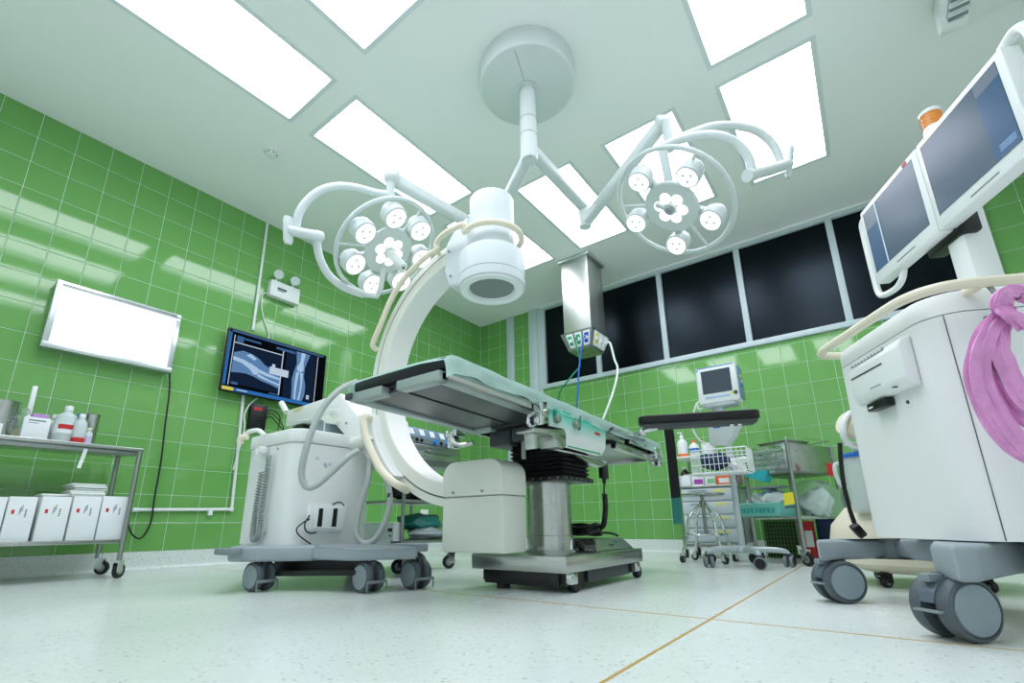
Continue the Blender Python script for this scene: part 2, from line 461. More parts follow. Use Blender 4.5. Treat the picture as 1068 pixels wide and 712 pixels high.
# smoke detector
c = at(283, 158, Z=H); t = thing('smoke_detector', 'round white smoke detector on ceiling above the green wall', 'smoke detector', c)
part('base', lathe(nb(), [(0, 0), (.058, 0), (.058, -.012), (.05, -.016), (0, -.016)], 24, Matrix.Translation(c)), WHITE, t)
bm = lathe(nb(), [(0, -.016), (.044, -.016), (.04, -.036), (.02, -.042), (0, -.042)], 24, Matrix.Translation(c)); part('sensor_head', bm, WHITE, t)
bm = nb()
for k in range(8):
    a = k*PI/4; box(bm, .036, .0425, -.006, .006, -.032, -.022, M=Matrix.Translation(c) @ Matrix.Rotation(a, 4, 'Z'))
part('vent_slots', bm, DARKGREY, t)

# ceiling air conditioner, top right
t = thing('air_conditioner', 'white ceiling air conditioner with slotted grille, top right corner', 'air conditioner', (5.35, -2.4, H))
pf = [(4.98, H-.001), (4.98, H-.10), (5.0, H-.15), (5.06, H-.175), (5.2, H-.185), (5.55, H-.16), (5.68, H-.08), (5.7, H-.001)]
part('body', prism(nb(), [(x, -3.1, z) for x, z in pf], (0, 1.22, 0), .02), SHELL, t)
bm = box(nb(), 5.005, 5.085, -3.0, -1.98, H-.189, H-.14); part('grille', bm, MIDGREY, t)
for k in range(16):
    y = -2.0-.06*k
    part('grille_slat', box(box(nb(), 5.0, 5.09, y-.03, y-.018, H-.197, H-.185), 5.0, 5.09, y-.045, y-.040, H-.197, H-.185), WHITE, t)
part('end_cap', B(4.975, 5.10, -1.96, -1.875, H-.187, H-.02, .02), SHELL, t)

# ================================================================== LEFT WALL FITTINGS
# x-ray viewing box
t = thing('viewing_box', 'lit white x-ray viewing box in an aluminium frame on green wall', 'light box', (0, -4.19, 1.43))
y0, y1, z0, z1 = -4.57, -3.825, 1.43, 1.908
part('housing', B(.002, .085, y0+.004, y1-.004, z0+.004, z1-.004), ALU, t)
part('screen', B(.085, .091, y0+.03, y1-.03, z0+.035, z1-.03), BOXLIT, t)
part('frame_rail', B(.08, .104, y0, y1, z1-.034, z1, .004), ALU, t); part('frame_rail', B(.08, .104, y0, y1, z0, z0+.04, .004), ALU, t)
part('frame_rail', B(.08, .104, y0, y0+.034, z0+.04, z1-.034, .004), ALU, t); part('frame_rail', B(.08, .104, y1-.034, y1, z0+.04, z1-.034, .004), ALU, t)
part('film_clip', B(.104, .112, y0+.03, y1-.03, z1-.022, z1-.008), CHROME, t)
part('corner_bracket', B(.104, .107, y0+.004, y0+.03, z1-.10, z1-.004), CHROME, t); part('corner_bracket', B(.104, .107, y1-.03, y1-.004, z0+.2, z1-.05), CHROME, t)
cb = [at(x, y, X=.045) for x, y in ((177, 388), (176.5, 410), (172, 445), (168, 480), (161, 520), (157, 545), (147, 561), (137, 556), (133, 540), (134, 520))]
solo('power_cable', T(cb, .006, n=8), RUBBER, 'black cable looping down from the viewing box', 'cable')
# conduits
bm = T([(.014, -3.24, H-.003), (.014, -3.235, 2.0)], .012, n=10); solo('conduit', bm, WHITE, 'white vertical wall conduit rising from the screen to the ceiling', 'conduit')
p = [at(254, 412, X=.018), at(241.5, 531, X=.018), at(138, 531.5, X=.018)]
bm = T([p[0], p[1]], .012, n=10); tube(bm, [p[1], p[2]], .012, n=10, sm=False); lathe(bm, [(0, -.015), (.016, -.015), (.016, .015), (0, .015)], 12, Matrix.Translation(p[1]))
q = at(138, 531.5, X=.018); cyl(bm, q, q+V((0, .04, 0)), .015)
for xx in (219, ):
    q = at(xx, 534.5, X=.02); box(bm, .002, .03, q.y-.015, q.y+.015, q.z-.02, q.z+.02)
solo('conduit', bm, WHITE, 'white L shaped conduit running down and left above the skirting', 'conduit')
# emergency light
t = thing('emergency_light', 'white twin lamp emergency light box high on the green wall', 'emergency light', (0, -2.98, 2.42))
a = at(276, 304, X=.07); b = at(311, 318, X=.07); tp = at(279, 290.5, X=.07)
part('housing', B(.002, .072, -3.155, -2.865, 2.375, 2.535, .006), WHITE, t)
for y in (-3.10, -2.935):
    l = part('lamp', lathe(nb(), [(0, -.03), (.03, -.03), (.042, .0), (.045, .03), (.04, .035), (0, .035)], 18, frame_z((.07, y, 2.60), (.9, -.2, -.25))), FROST, t)
    part('lamp_neck', Cy((.045, y, 2.53), (.05, y, 2.585), .012), WHITE, l)
part('label_print', box(B(.072, .0732, -3.09, -3.0, 2.455, 2.475), .072, .0732, -3.09, -3.02, 2.44, 2.449), INK, t)
part('indicator', B(.072, .075, -2.89, -2.88, 2.51, 2.518), RED, t)
solo('white_cable', T([(.03, -3.15, 2.40), (.012, -3.19, 2.38), (.012, -3.185, 2.25), (.012, -3.14, 2.12), (.012, -3.09, 2.02), (.012, -3.085, 1.95)], .005), WHITE, 'thin white cable drooping from the emergency light to the screen', 'cable')
# wall screen with x-ray pictures
t = thing('wall_screen', 'wall mounted flat screen showing two x-ray pictures of an arm', 'screen', (0, -3.0, 1.38))
y0, y1, z0, z1 = -3.466, -2.53, 1.378, 1.935; XS = .1
part('bezel', B(.06, XS, y0, y1, z0, z1, .006), BLACK, t); part('wall_bracket', B(.002, .06, -3.2, -2.8, 1.5, 1.8), BLACK, t)
def em(name, hx, s=1.): return emission(name, lin(hx), s)
S0 = em('scan_dark', '#15233a', .9); S1 = em('scan_tissue', '#5f86b4', .9); S2 = em('scan_bone', '#a9c6e2', .95); S3 = em('scan_line', '#c4d4e6', .9)
S4 = em('scan_bar', '#2d6fb4', .9); S5 = em('scan_black', '#0a0d14', .8); S6 = em('scan_mid', '#3f6592', .9)
W_, H_ = y1-y0, z1-z0
def sp(u, v): return (y0+W_*u, z0+H_*v)      # 0..1 across, up
def flat(poly, k=1):
    bm = nb(); x = XS+.0004*k
    bm.faces.new([bm.verts.new((x, *sp(u, v))) for u, v in poly]); return bm
def fl(name, m, poly, par, k=1): return part(name, flat(poly, k), m, par, smooth=False)
def rc(u0, v0, u1, v1): return [(u0, v0), (u1, v0), (u1, v1), (u0, v1)]
scr = fl('display', S5, rc(.012, .02, .988, .98), t, 1)
fl('left_view', S0, rc(.07, .13, .52, .78), scr, 2); fl('right_view', S0, rc(.56, .08, .88, .93), scr, 2)
fl('task_bar', S4, rc(.012, .02, .988, .075), scr, 2); fl('title_bar', S6, rc(.03, .945, .96, .975), scr, 2); fl('tool_column', S4, rc(.012, .1, .035, .93), scr, 2)
fl('yellow_tag', em('scan_yellow', '#d9cf58', .9), rc(.012, .02, .11, .07), scr, 3)
arm = [(.07, .62), (.15, .68), (.24, .66), (.3, .62), (.36, .54), (.44, .49), (.52, .46), (.52, .2), (.44, .24), (.34, .27), (.27, .31), (.2, .33), (.13, .32), (.07, .30)]
fl('scan_flesh', S1, arm, scr, 3)
fl('scan_bone', S2, [(.07, .56), (.16, .54), (.24, .5), (.3, .46), (.31, .36), (.27, .34), (.22, .42), (.15, .48), (.07, .5)], scr, 4)
fl('scan_bone', S2, [(.3, .45), (.4, .41), (.52, .38), (.52, .35), (.4, .36), (.31, .39)], scr, 4)
fl('scan_bone', S2, [(.31, .37), (.42, .31), (.52, .28), (.52, .25), (.4, .29), (.3, .33)], scr, 4)
fl('scan_bone', S2, [(.18, .62), (.22, .66), (.28, .6), (.26, .57)], scr, 4)
fore = [(.66, .92), (.81, .92), (.785, .78), (.765, .66), (.765, .5), (.79, .36), (.79, .2), (.77, .08), (.655, .08), (.65, .25), (.64, .42), (.655, .56), (.675, .7)]
fl('scan_flesh', S1, fore, scr, 3)
fl('scan_bone', S2, [(.715, .92), (.76, .92), (.745, .74), (.755, .62), (.73, .57), (.69, .58), (.68, .64), (.71, .74)], scr, 4)
fl('scan_bone', S2, [(.68, .56), (.71, .56), (.70, .4), (.695, .2), (.7, .08), (.68, .08), (.675, .25), (.675, .42)], scr, 4)
fl('scan_bone', S2, [(.72, .56), (.75, .56), (.755, .42), (.75, .25), (.74, .08), (.72, .08), (.735, .25), (.735, .4)], scr, 4)
fl('frame_line', S3, rc(.52, .1, .53, .86), scr, 5); fl('frame_line', S3, rc(.06, .775, .52, .79), scr, 5); fl('frame_line', S3, rc(.055, .1, .062, .9), scr, 5); fl('frame_line', S3, rc(.895, .08, .902, .93), scr, 5)
fl('dialog', S3, rc(.41, .42, .6, .54), scr, 6); fl('dialog', S3, rc(.43, .54, .46, .59), scr, 6); fl('marker', S3, rc(.81, .13, .84, .2), scr, 6); fl('marker', S6, rc(.822, .15, .83, .18), scr, 7)
fl('caption', S6, rc(.1, .86, .3, .89), scr, 5); fl('caption', S6, rc(.45, .86, .65, .9), scr, 5); fl('caption', S6, rc(.08, .12, .14, .16), scr, 5); fl('caption', S6, rc(.43, .09, .53, .11), scr, 5)
fl('caption', S6, rc(.08, .8, .14, .9), scr, 4); fl('task_mark', S3, rc(.14, .04, .23, .055), scr, 5)
# little black adaptor under the screen
t = thing('adaptor_box', 'small black box with red label hanging below the wall screen', 'adaptor', (0, -3.13, 1.1))
a = at(259.5, 446, X=.06); b = at(279, 423, X=.06)
part('case', B(.003, .06, a.y, b.y+.005, a.z, b.z, .004), BLACK, t)
part('label', B(.06, .0608, a.y+.02, a.y+.09, b.z-.055, b.z-.03), RED, t)
for k, (dx, dz) in enumerate(((.10, -.05), (.16, -.1), (.2, -.16))):
    part('lead', T([(.03, b.y, b.z-.06-.03*k), (.05, b.y+.05, b.z-.03-.03*k), (.05, b.y+.1+dx*.3, b.z-.08-.05*k), (.06, b.y+dx+.02, b.z-.2)], .005), RUBBER, t)
solo('white_cable', T([at(272, 413, X=.05), at(262, 420, X=.045), at(255, 432, X=.045), at(255, 446, X=.045), at(249, 470, X=.045), at(243, 490, X=.045)], .005), WHITE, 'thin white cable hanging below the wall screen beside the conduit', 'cable')
# socket low on the left wall
q = at(442.5, 534.5, X=.004); t = thing('wall_socket', 'white wall socket low on green wall behind the C-arm', 'socket', (0, q.y, q.z-.04))
part('plate', B(.0, .012, q.y-.06, q.y+.06, q.z-.04, q.z+.035, .003), WHITE, t)
part('outlet', box(B(.012, .0135, q.y-.035, q.y-.01, q.z-.015, q.z+.01), .012, .0135, q.y+.01, q.y+.035, q.z-.015, q.z+.01), PAPER, t)

# ================================================================== SURGICAL LIGHT
AX = V((2.9, -3.02, H))
t = thing('surgical_light', 'white ceiling mounted surgical light with two round lamp heads on jointed arms', 'surgical light', AX)
SL = t
can = part('canopy', lathe(nb(), [(0, 0), (.308, 0), (.305, -.115), (.298, -.132), (.288, -.138), (0, -.14)], 64, Matrix.Translation(AX)), LAMPW, t)
part('seam', B(-.28, .28, -.0012, .0012, -.1412, -.139, M=Matrix.Translation(AX) @ Matrix.Rotation(1.9, 4, 'Z')), GREY, can, smooth=False)
col = part('column', lathe(nb(), [(.05, -.12), (.05, -.375), (.0525, -.376), (.0525, -.675), (.047, -.692), (0, -.694)], 32, Matrix.Translation(AX)), LAMPW, t)
part('collar', lathe(nb(), [(.066, -.135), (.066, -.152), (.052, -.155), (.05, -.135)], 32, Matrix.Translation(AX)), LAMPW, col)
for z in (-.39, -.51):
    part('joint_line', lathe(nb(), [(.0532, z), (.0532, z-.004)], 32, Matrix.Translation(AX)), MIDGREY, col)
part('screw', Cy(AX+V((.03, -.03, -.694)), AX+V((.03, -.03, -.698)), .005), STEELD, col)
def arm_bar(a, b, h, wd, name, par):
    # a rounded rectangular bar between two points
    a = V(a); b = V(b); d = (b-a); L = d.length; d.normalize()
    s = d.cross(V((0, 0, 1))).normalized(); u = s.cross(d)
    M = Matrix(((d.x, s.x, u.x, a.x), (d.y, s.y, u.y, a.y), (d.z, s.z, u.z, a.z), (0, 0, 0, 1)))
    return part(name, B(0, L, -wd/2, wd/2, -h/2, h/2, min(h, wd)*.3, 3, M=M), LAMPW, par)
def hub(p, r, h, par, name='hub', m=None):
    return part(name, lathe(nb(), [(0, -h/2), (r-.006, -h/2), (r, -h/2+.006), (r, h/2-.006), (r-.006, h/2), (0, h/2)], 24, Matrix.Translation(p)), m or LAMPW, par)
# ---- lamp head builder
def head(c, nrm, R, lamps, disc_r, lamp_r, lamps_R, rot, label, handle):
    nrm = V(nrm).normalized()
    a_ = nrm.cross(V((.1, .2, .97))).normalized(); b_ = nrm.cross(a_)
    M = Matrix(((a_.x, b_.x, nrm.x, c.x), (a_.y, b_.y, nrm.y, c.y), (a_.z, b_.z, nrm.z, c.z), (0, 0, 0, 1))) @ Matrix.Rotation(rot, 4, 'Z')        # +Z is the way the light shines
    h = part('lamp_head', lathe(nb(), [(0, -.055), (disc_r*.55, -.05), (disc_r*.9, -.02), (disc_r, 0), (disc_r, .012), (disc_r-.008, .018), (0, .018)], 48, M), LAMPW, SL, label=label)
    part('ring', torus(nb(), R, .0135, M @ Matrix.Translation((0, 0, -.02)), 72, 10), LAMPW, h)
    for k in range(3):
        a = 2*PI*k/3+.5
        part('ring_spoke', T([M @ V((disc_r*.8*math.cos(a), disc_r*.8*math.sin(a), -.02)), M @ V((R*math.cos(a), R*math.sin(a), -.02))], .008), LAMPW, h)
    for k in range(lamps):
        a = 2*PI*k/lamps
        P = M @ Matrix.Translation((lamps_R*math.cos(a), lamps_R*math.sin(a), 0)) @ Matrix.Rotation(-.12, 4, V((-math.sin(a), math.cos(a), 0)))
        r = lamp_r
        part('spot_pod', lathe(nb(), [(0, -.05), (r*.75, -.045), (r*.98, -.02), (r*1.03, .02), (r*1.03, .045), (r*.9, .05), (r*.88, .044), (0, .044)], 32, P), LAMPW, h)
        part('spot_lens', lathe(nb(), [(0, .0455), (r*.86, .0455), (r*.86, .0475), (0, .0475)], 28, P), POD, h)
        bm = nb()
        for j in range(3):
            b = j*2*PI/3+k
            lathe(bm, [(0, .0476), (r*.16, .0476), (r*.13, .0505), (0, .051)], 10, P @ Matrix.Translation((r*.38*math.cos(b), r*.38*math.sin(b), 0)))
        part('lens_stud', bm, FROST, h, kind='stuff')
        part('pod_arm', B(disc_r*.85, lamps_R-r*.6, -.022, .022, -.035, .0, .008, M=M @ Matrix.Rotation(a, 4, 'Z')), LAMPW, h)
    for k in range(6):
        a = 2*PI*k/6+.3; r = disc_r*.20
        part('centre_lens', lathe(nb(), [(0, .0185), (r, .0185), (r, .0205), (0, .0205)], 20, M @ Matrix.Translation((disc_r*.42*math.cos(a), disc_r*.42*math.sin(a), 0))), POD, h)
    part('centre_cap', lathe(nb(), [(0, .018), (disc_r*.24, .018), (disc_r*.22, .035), (0, .036)], 24, M), LAMPW, h)
    if handle == 'long':
        part('handle', lathe(nb(), [(0, .02), (.03, .02), (.027, .13), (.031, .14), (.031, .195), (.026, .205), (0, .206)], 24, M), LAMPW, h)
        part('handle_hole', lathe(nb(), [(0, .2062), (.008, .2062), (.008, .208), (0, .208)], 12, M), BLACK, h)
    else:
        part('handle_socket', lathe(nb(), [(0, .036), (.022, .036), (.022, .05), (.012, .05), (0, .045)], 20, M), GREY, h)
        part('latch', B(-.012, .012, .02, .085, .022, .04, .004, M=M @ Matrix.Rotation(2.7, 4, 'Z')), LAMPW, h)
    return h, M
def yoke(pts_d, r, name='yoke'):
    return part(name, T([at(x, y, D=d) for x, y, d in pts_d], r, n=12, res=8), LAMPW, SL)
def paddle(p, d, h, r):
    return part('grip', lathe(nb(), [(0, -h/2), (r*.7, -h/2), (r, -h/2+.02), (r, h/2-.02), (r*.7, h/2), (0, h/2)], 16, frame_z(p, d) @ Matrix.Scale(.55, 4, (1, 0, 0))), LAMPW, SL)
# ---- right arm and head
e0 = AX+V((0, 0, -.615)); el = V((2.915, -2.33, 2.41)); jr = at(690, 128, D=2.76)
st = AX+V((0, 0, -.60))
arm_bar(st+V((0, .03, 0)), el+V((0, 0, .09)), .07, .075, 'extension_arm', SL)
hub(el+V((0, 0, .02)), .042, .2, SL, 'elbow')
arm_bar(el+V((.0, 0, -.04)), jr+V((0, 0, -.01)), .075, .07, 'spring_arm', SL)
part('arm_knuckle', Cy(jr-RI*.035+V((0, 0, 0)), jr+RI*.04, .04, n=20, bev=.008), LAMPW, SL)
d0 = 2.74
jv = at(697, 153, D=d0)
part('drop_tube', T([at(694, 127, D=d0), at(698, 150, D=d0)], .027, n=14), LAMPW, SL)
part('yoke_hub', Cy(at(697, 149, D=d0), at(698, 158, D=d0), .032, n=18, bev=.006), LAMPW, SL)
yoke([(698, 150, d0), (716, 141, d0), (742, 132, d0+.02), (766, 131, d0+.06), (788, 136, d0+.09), (803, 147, d0+.1), (811, 160, d0+.1), (813.5, 170, d0+.1)], .023)
yoke([(691, 153, d0-.05), (708, 146, d0-.06), (732, 141, d0-.08), (752, 142, d0-.1), (769, 150, d0-.1), (780, 163, d0-.1), (784, 178, d0-.1), (784, 186, d0-.1)], .024)
part('pivot_tube', T([at(784, 182, D=d0-.1), at(803, 177, D=d0), at(822, 171, D=d0+.1)], .031, n=14, sm=False), LAMPW, SL)
part('pivot_cap', T([at(779, 183.4, D=d0-.12), at(788, 181, D=d0-.08)], .034, n=14), LAMPW, SL)
paddle(at(823.5, 169, D=d0+.1), UP+RI*.1, .19, .032)
part('head_stem', T([at(690, 152, D=d0-.05), at(697, 186, D=d0-.03), at(700, 205, D=d0+.04)], .024, n=12), LAMPW, SL)
cR = at(701, 215, D=2.72)
nR = V((-.342, -.465, -.817))
head(cR, nR, .335, 5, .158, .064, .240, .768, 'right lamp head with five round spots', 'short')
# ---- left arm and head
jl = at(405, 184, D=2.98); ell = at(516, 243, Z=2.33)
arm_bar(AX+V((-.02, .02, -.64)), ell+V((0, 0, .08)), .07, .075, 'extension_arm', SL)
hub(ell+V((0, 0, .02)), .042, .2, SL, 'elbow')
arm_bar(ell+V((0, 0, -.04)), jl+V((0, 0, 0)), .078, .07, 'spring_arm', SL)
part('arm_knuckle', Cy(jl-RI*.02, jl+RI*.07, .042, n=20, bev=.008), LAMPW, SL)
d1 = 2.98
part('drop_tube', T([at(408, 181, D=d1), at(407, 206, D=d1)], .026, n=14), LAMPW, SL)
yoke([(407, 203, d1), (392, 201, d1-.02), (373, 196, d1-.05), (354, 194, d1-.09), (336, 198, d1-.13), (322, 208, d1-.16), (312, 222, d1-.18), (308.5, 238, d1-.18)], .024)
part('pivot_tube', T([at(300, 240, D=d1-.22), at(318, 243.5, D=d1-.18), at(333, 246.5, D=d1-.1)], .03, n=14, sm=False), LAMPW, SL)
part('pivot_cap', T([at(328, 245, D=d1-.12), at(335, 247, D=d1-.08)], .033, n=14), LAMPW, SL)
paddle(at(300.5, 240, D=d1-.22), UP, .16, .03)
yoke([(331, 246, d1-.1), (331, 258, d1-.08), (335, 273, d1-.06), (344, 288, d1-.02), (357, 298.5, d1), (370, 304, d1+.02), (380, 307, d1+.04)], .025)
part('head_stem', T([at(380, 307, D=d1+.04), at(393, 309, D=d1+.04), at(397, 300, D=d1+.03), at(400, 280, D=d1+.03)], .018, n=12, sm=False), LAMPW, SL)
cL = at(404.5, 261, D=3.0)
nL = V((.628, .113, -.770))
head(cL, nL, .328, 7, .160, .071, .240, .209, 'left lamp head with seven round spots and centre handle', 'long')

# ================================================================== MOBILE C-ARM
YC = -3.255; YF, YB = -3.335, -3.175
CC = V((2.655, YC, 1.10)); RIN, ROUT = .622, .735
t = thing('c_arm', 'white mobile x-ray C-arm on grey wheeled base, arching round the operating table', 'x-ray machine', (1.95, -3.55, 0))
CA = t
def arcpts(r, a0, a1, n, y): return [V((CC.x+r*math.cos(a0+(a1-a0)*i/n), y, CC.z+r*math.sin(a0+(a1-a0)*i/n))) for i in range(n+1)]
def arc_strip(r0, r1, a0, a1, ya, yb, n=48):
    bm = nb(); A = [arcpts(r, a0, a1, n, y) for r, y in ((r0, ya), (r1, ya), (r1, yb), (r0, yb))]
    Vv = [[bm.verts.new(p) for p in L] for L in A]
    for i in range(n):
        for k in range(4): bm.faces.new((Vv[k][i], Vv[(k+1) % 4][i], Vv[(k+1) % 4][i+1], Vv[k][i+1]))
    bm.faces.new([Vv[k][0] for k in range(4)]); bm.faces.new([Vv[k][n] for k in range(3, -1, -1)])
    return bm
a0, a1 = math.radians(93), math.radians(268)
ar = part('arc', arc_strip(RIN+.004, ROUT-.045, a0, a1, YF, YB), IVORY, t)
part('inner_band', arc_strip(RIN, RIN+.004, a0, a1, YF+.004, YB-.004), ARCIN, ar)
part('groove', arc_strip(ROUT-.047, ROUT-.0425, a0, a1, YF-.0006, YB-.004), DARKGREY, ar)
part('outer_rail', arc_strip(ROUT-.040, ROUT, a0, a1, YF+.002, YB-.002), IVORY, ar)
# top bracket + image intensifier
XI = 2.79; zf = 1.495
ii = part('image_intensifier', lathe(nb(), [(0, .018), (.118, .018), (.13, .006), (.168, 0), (.178, .01), (.178, .180), (.173, .196), (.160, .205), (.134, .218), (.1265, .235), (.1255, .44), (.1235, .443), (.1235, .545), (.119, .556), (0, .56)], 56, Matrix.Translation((XI, YC, zf))), IISHELL, t, ang=25)
part('input_window', lathe(nb(), [(0, .012), (.119, .012), (.119, .019), (0, .019)], 48, Matrix.Translation((XI, YC, zf))), mat('input_window', '#7c8482', .3, .2), ii)
part('rim', lathe(nb(), [(.121, .014), (.129, -.003), (.166, -.006), (.172, .004), (.172, .02), (.121, .02)], 56, Matrix.Translation((XI, YC, zf))), WHITE, ii)
part('seam_band', lathe(nb(), [(.1785, .058), (.1785, .062), (.172, .062), (.172, .058)], 48, Matrix.Translation((XI, YC, zf))), GREY, ii)
hs = [V((XI-.1, 0, zf+.02)), V((XI-.1, 0, zf+.46)), V((XI-.2, 0, zf+.42)), V((XI-.27, 0, zf+.33)), V((XI-.28, 0, zf+.17)), V((XI-.24, 0, zf+.06))]
br = part('bracket', prism(nb(), [(p.x, YF-.01, p.z) for p in hs], (0, YB-YF+.02, 0), .02, 3), IISHELL, t)
for k, (dx, dz) in enumerate(((-.235, .28), (-.22, .12))):
    part('screw', Cy((XI+dx, YF-.01, zf+dz), (XI+dx, YF-.014, zf+dz), .007, n=10), STEELD, br)
# cream handle round the intensifier and down the outside of the arc
zr = at(512, 229, Y=-3.40).z
hp = [V((XI+.165*math.cos(math.radians(a)), YC+.165*math.sin(math.radians(a)), zr)) for a in (75, 55, 35, 10, -15, -40, -65, -90, -115)]
hp += [at(x, y, Y=yy) for x, y, yy in ((484, 234, -3.42), (468, 241, -3.415), (458, 249, -3.40), (455, 255, -3.39), (455.5, 260, -3.385), (448, 265, -3.385), (436, 275, -3.385), (421, 291, -3.385), (408, 312, -3.385), (398, 336, -3.385), (390, 355, -3.38), (389, 361, -3.37), (393, 364.5, -3.34))]
part('handle_rail', T(hp, .0165, n=10, res=5), CREAM, t)
part('handle_bracket', T([at(455, 257, Y=-3.39), at(458, 265, Y=-3.335)], .012), CREAM, t)
# x-ray tube housing at the foot of the arc
bx0, bx1, by0, by1, bz0, bz1 = 2.555, 2.925, -3.352, -3.168, .164, .582
pp = [(bx0, bz0+.01), (bx0, .41), (bx1, .41), (bx1, bz0)]
tb = part('tube_housing', B(bx0, bx1, by0, by1, bz0, .414, .012, M=None), IVORY, t)
pts = []
for cx, a_ in ((bx1-.075, 0), (bx0+.075, PI/2)):
    for i in range(7):
        a = a_+PI/2*i/6; pts.append((cx+.075*math.cos(a), by0-.004, bz1-.075+.075*math.sin(a)))
pts += [(bx0, by0-.004, .416), (bx1, by0-.004, .416)]
tc = part('tube_cover', prism(nb(), pts, (0, by1-by0+.008, 0), .01, 2), IVORY, t)
for x in (2.63, 2.81): part('screw', Cy((x, by0-.004, .435), (x, by0-.008, .435), .007, n=10), STEELD, tc)
part('warning_label', B(bx0+.17, bx0+.20, by0+.16, by0+.186, bz0+.02, bz0+.06), WHITE, tb) if False else None

# carriage and cross arm behind the arc
yA, yB_ = -3.40, -3.11
poly = [(299, 428), (354, 409.5), (372, 433), (386, 430.5), (388, 445), (391.5, 460), (397, 473), (404, 486), (412, 496), (404, 499), (392, 492), (376, 470), (366, 461), (352, 446), (345, 434), (336, 437.5), (297, 445)]
P3 = [at(x, y, Y=yA) for x, y in poly]
cx_ = part('cross_arm', prism(nb(), P3, (0, yB_-yA, 0), .012, 2), SHELL, t)
part('lock_lever', T([at(299, 430, Y=yA+.02), at(293.5, 420, Y=yA+.02)], .02, n=10), SHELL, cx_)
part('lock_lever', T([at(313, 439, Y=yA-.01), at(326, 437, Y=yA-.03), at(331, 434.5, Y=yA-.03)], .008), WHITE, cx_)
part('lock_lever', T([at(343, 428.5, Y=yA-.02), at(352, 428, Y=yA-.05)], .012), WHITE, cx_)
part('yellow_mark', prism(nb(), [at(x, y, Y=yA-.001) for x, y in ((306, 427.5), (317, 423), (313, 428), (307, 430))], (0, -.001, 0)), mat('yellow_scuff', '#d6d58a', .6), cx_)
part('underside_pad', prism(nb(), [at(x, y, Y=yA-.002) for x, y in ((305, 444.5), (316, 443), (316, 446), (306, 447))], (0, .1, 0)), BLACK, cx_)
part('arm_joint', prism(nb(), [at(x, y, Y=yA-.03) for x, y in ((333, 435), (341, 432), (352, 438), (349, 442), (338, 441))], (0, .1, 0), .008), IVORY, cx_)
for x, y in ((361, 441), (374, 462)): part('screw', Cy(at(x, y, Y=yA-.001), at(x, y, Y=yA-.006), .007, n=10), STEELD, cx_)
lc = at(336, 446, Y=-3.38)
cl = part('lift_column', B(lc.x-.075, lc.x+.075, -3.38, -3.22, .76, at(340, 436, Y=-3.38).z, .006), mat('lift_column_grey', '#8fa4ab', .4), t)
part('lift_strip', B(lc.x+.02, lc.x+.034, -3.383, -3.379, .77, at(340, 437, Y=-3.38).z), WHITE, cl)
# cable joint on the carriage
j = at(374, 461, Y=yA-.05); part('cable_joint', lathe(nb(), [(0, -.05), (.028, -.05), (.035, -.03), (.036, .03), (.026, .05), (0, .05)], 20, frame_z(j, at(362, 466, Y=yA-.07)-j)), IVORY, t)
part('clamp_lever', prism(nb(), [at(x, y, Y=yA-.03) for x, y in ((362, 461), (382, 452), (386, 457), (374, 466), (363, 470))], (0, .03, 0), .006), WHITE, t)
# lower handle along the arc
part('lower_handle', T([at(x, y, Y=yy) for x, y, yy in ((386, 436.5, -3.40), (381.5, 434.5, -3.44), (379, 440, -3.455), (382, 456, -3.455), (388.5, 473, -3.455), (397, 489, -3.455), (408, 501, -3.45), (419, 508, -3.42), (424, 511, -3.34))], .021, n=10), CREAM, t)
# body
bmx0, bmx1, bmy0, bmy1 = 1.44, 1.955, -3.80, -3.30
pl = rrect(bmx0, bmx1, bmy0, bmy1, .085, 6)
bd = part('body', prism(nb(), [(x, y, .2) for x, y in pl], (0, 0, .50), 0), SHELL, t)
tp_ = rrect(bmx0-.008, bmx1+.008, bmy0-.008, bmy1+.008, .09, 6)
part('top_cover', prism(nb(), [(x, y, .703) for x, y in tp_], (0, 0, .072), .012, 2), SHELL, t)
cap = part('cream_grip', T([at(x, y, D=2.5) for x, y in ((251, 463), (250.5, 458.5), (253, 456), (258, 455))], .017, n=10), CREAM, t)
part('push_handle', T([at(256, 452.5, D=2.55), at(262, 449.5, D=2.54), at(270, 449, D=2.53), at(276, 454, D=2.52)], .012, n=10), WHITE, t)
yb_ = bmy0-.004
q = at(277, 471, Y=yb_); part('cord_hook', box(B(q.x-.035, q.x+.035, yb_-.05, yb_, q.z-.015, q.z+.025, .012), q.x-.02, q.x+.02, yb_-.055, yb_-.04, q.z-.03, q.z+.01, .008), WHITE, t)
# coiled cord hanging on the side
def coil(pts, R, r, turns, n=6, per=9):
    P = smoothpts(pts, 12); out = []; m = len(P)-1; N = turns*per
    for i in range(N+1):
        s = i/N*m; k = min(int(s), m-1); f = s-k; p = P[k].lerp(P[k+1], f); d = (P[k+1]-P[k]).normalized()
        u = d.orthogonal().normalized(); b = d.cross(u); a = 2*PI*i/per
        out.append(p+(u*math.cos(a)+b*math.sin(a))*R)
    return tube(nb(), out, r, n=n, sm=False)
yc = yb_-.028
part('coiled_cord', coil([at(x, y, Y=yc) for x, y in ((281, 474), (279, 490), (276, 510), (273, 530), (271, 548), (268, 560), (264, 562), (264, 552), (266, 536), (269, 515), (273, 492))], .011, .0042, 74), CABLEGREY, t)
for x, y in ((290, 468), (254, 480), (246, 558), (276, 556)): part('screw', Cy(at(x, y, Y=bmy0), at(x, y, Y=bmy0-.004), .006, n=8), STEELD, bd)
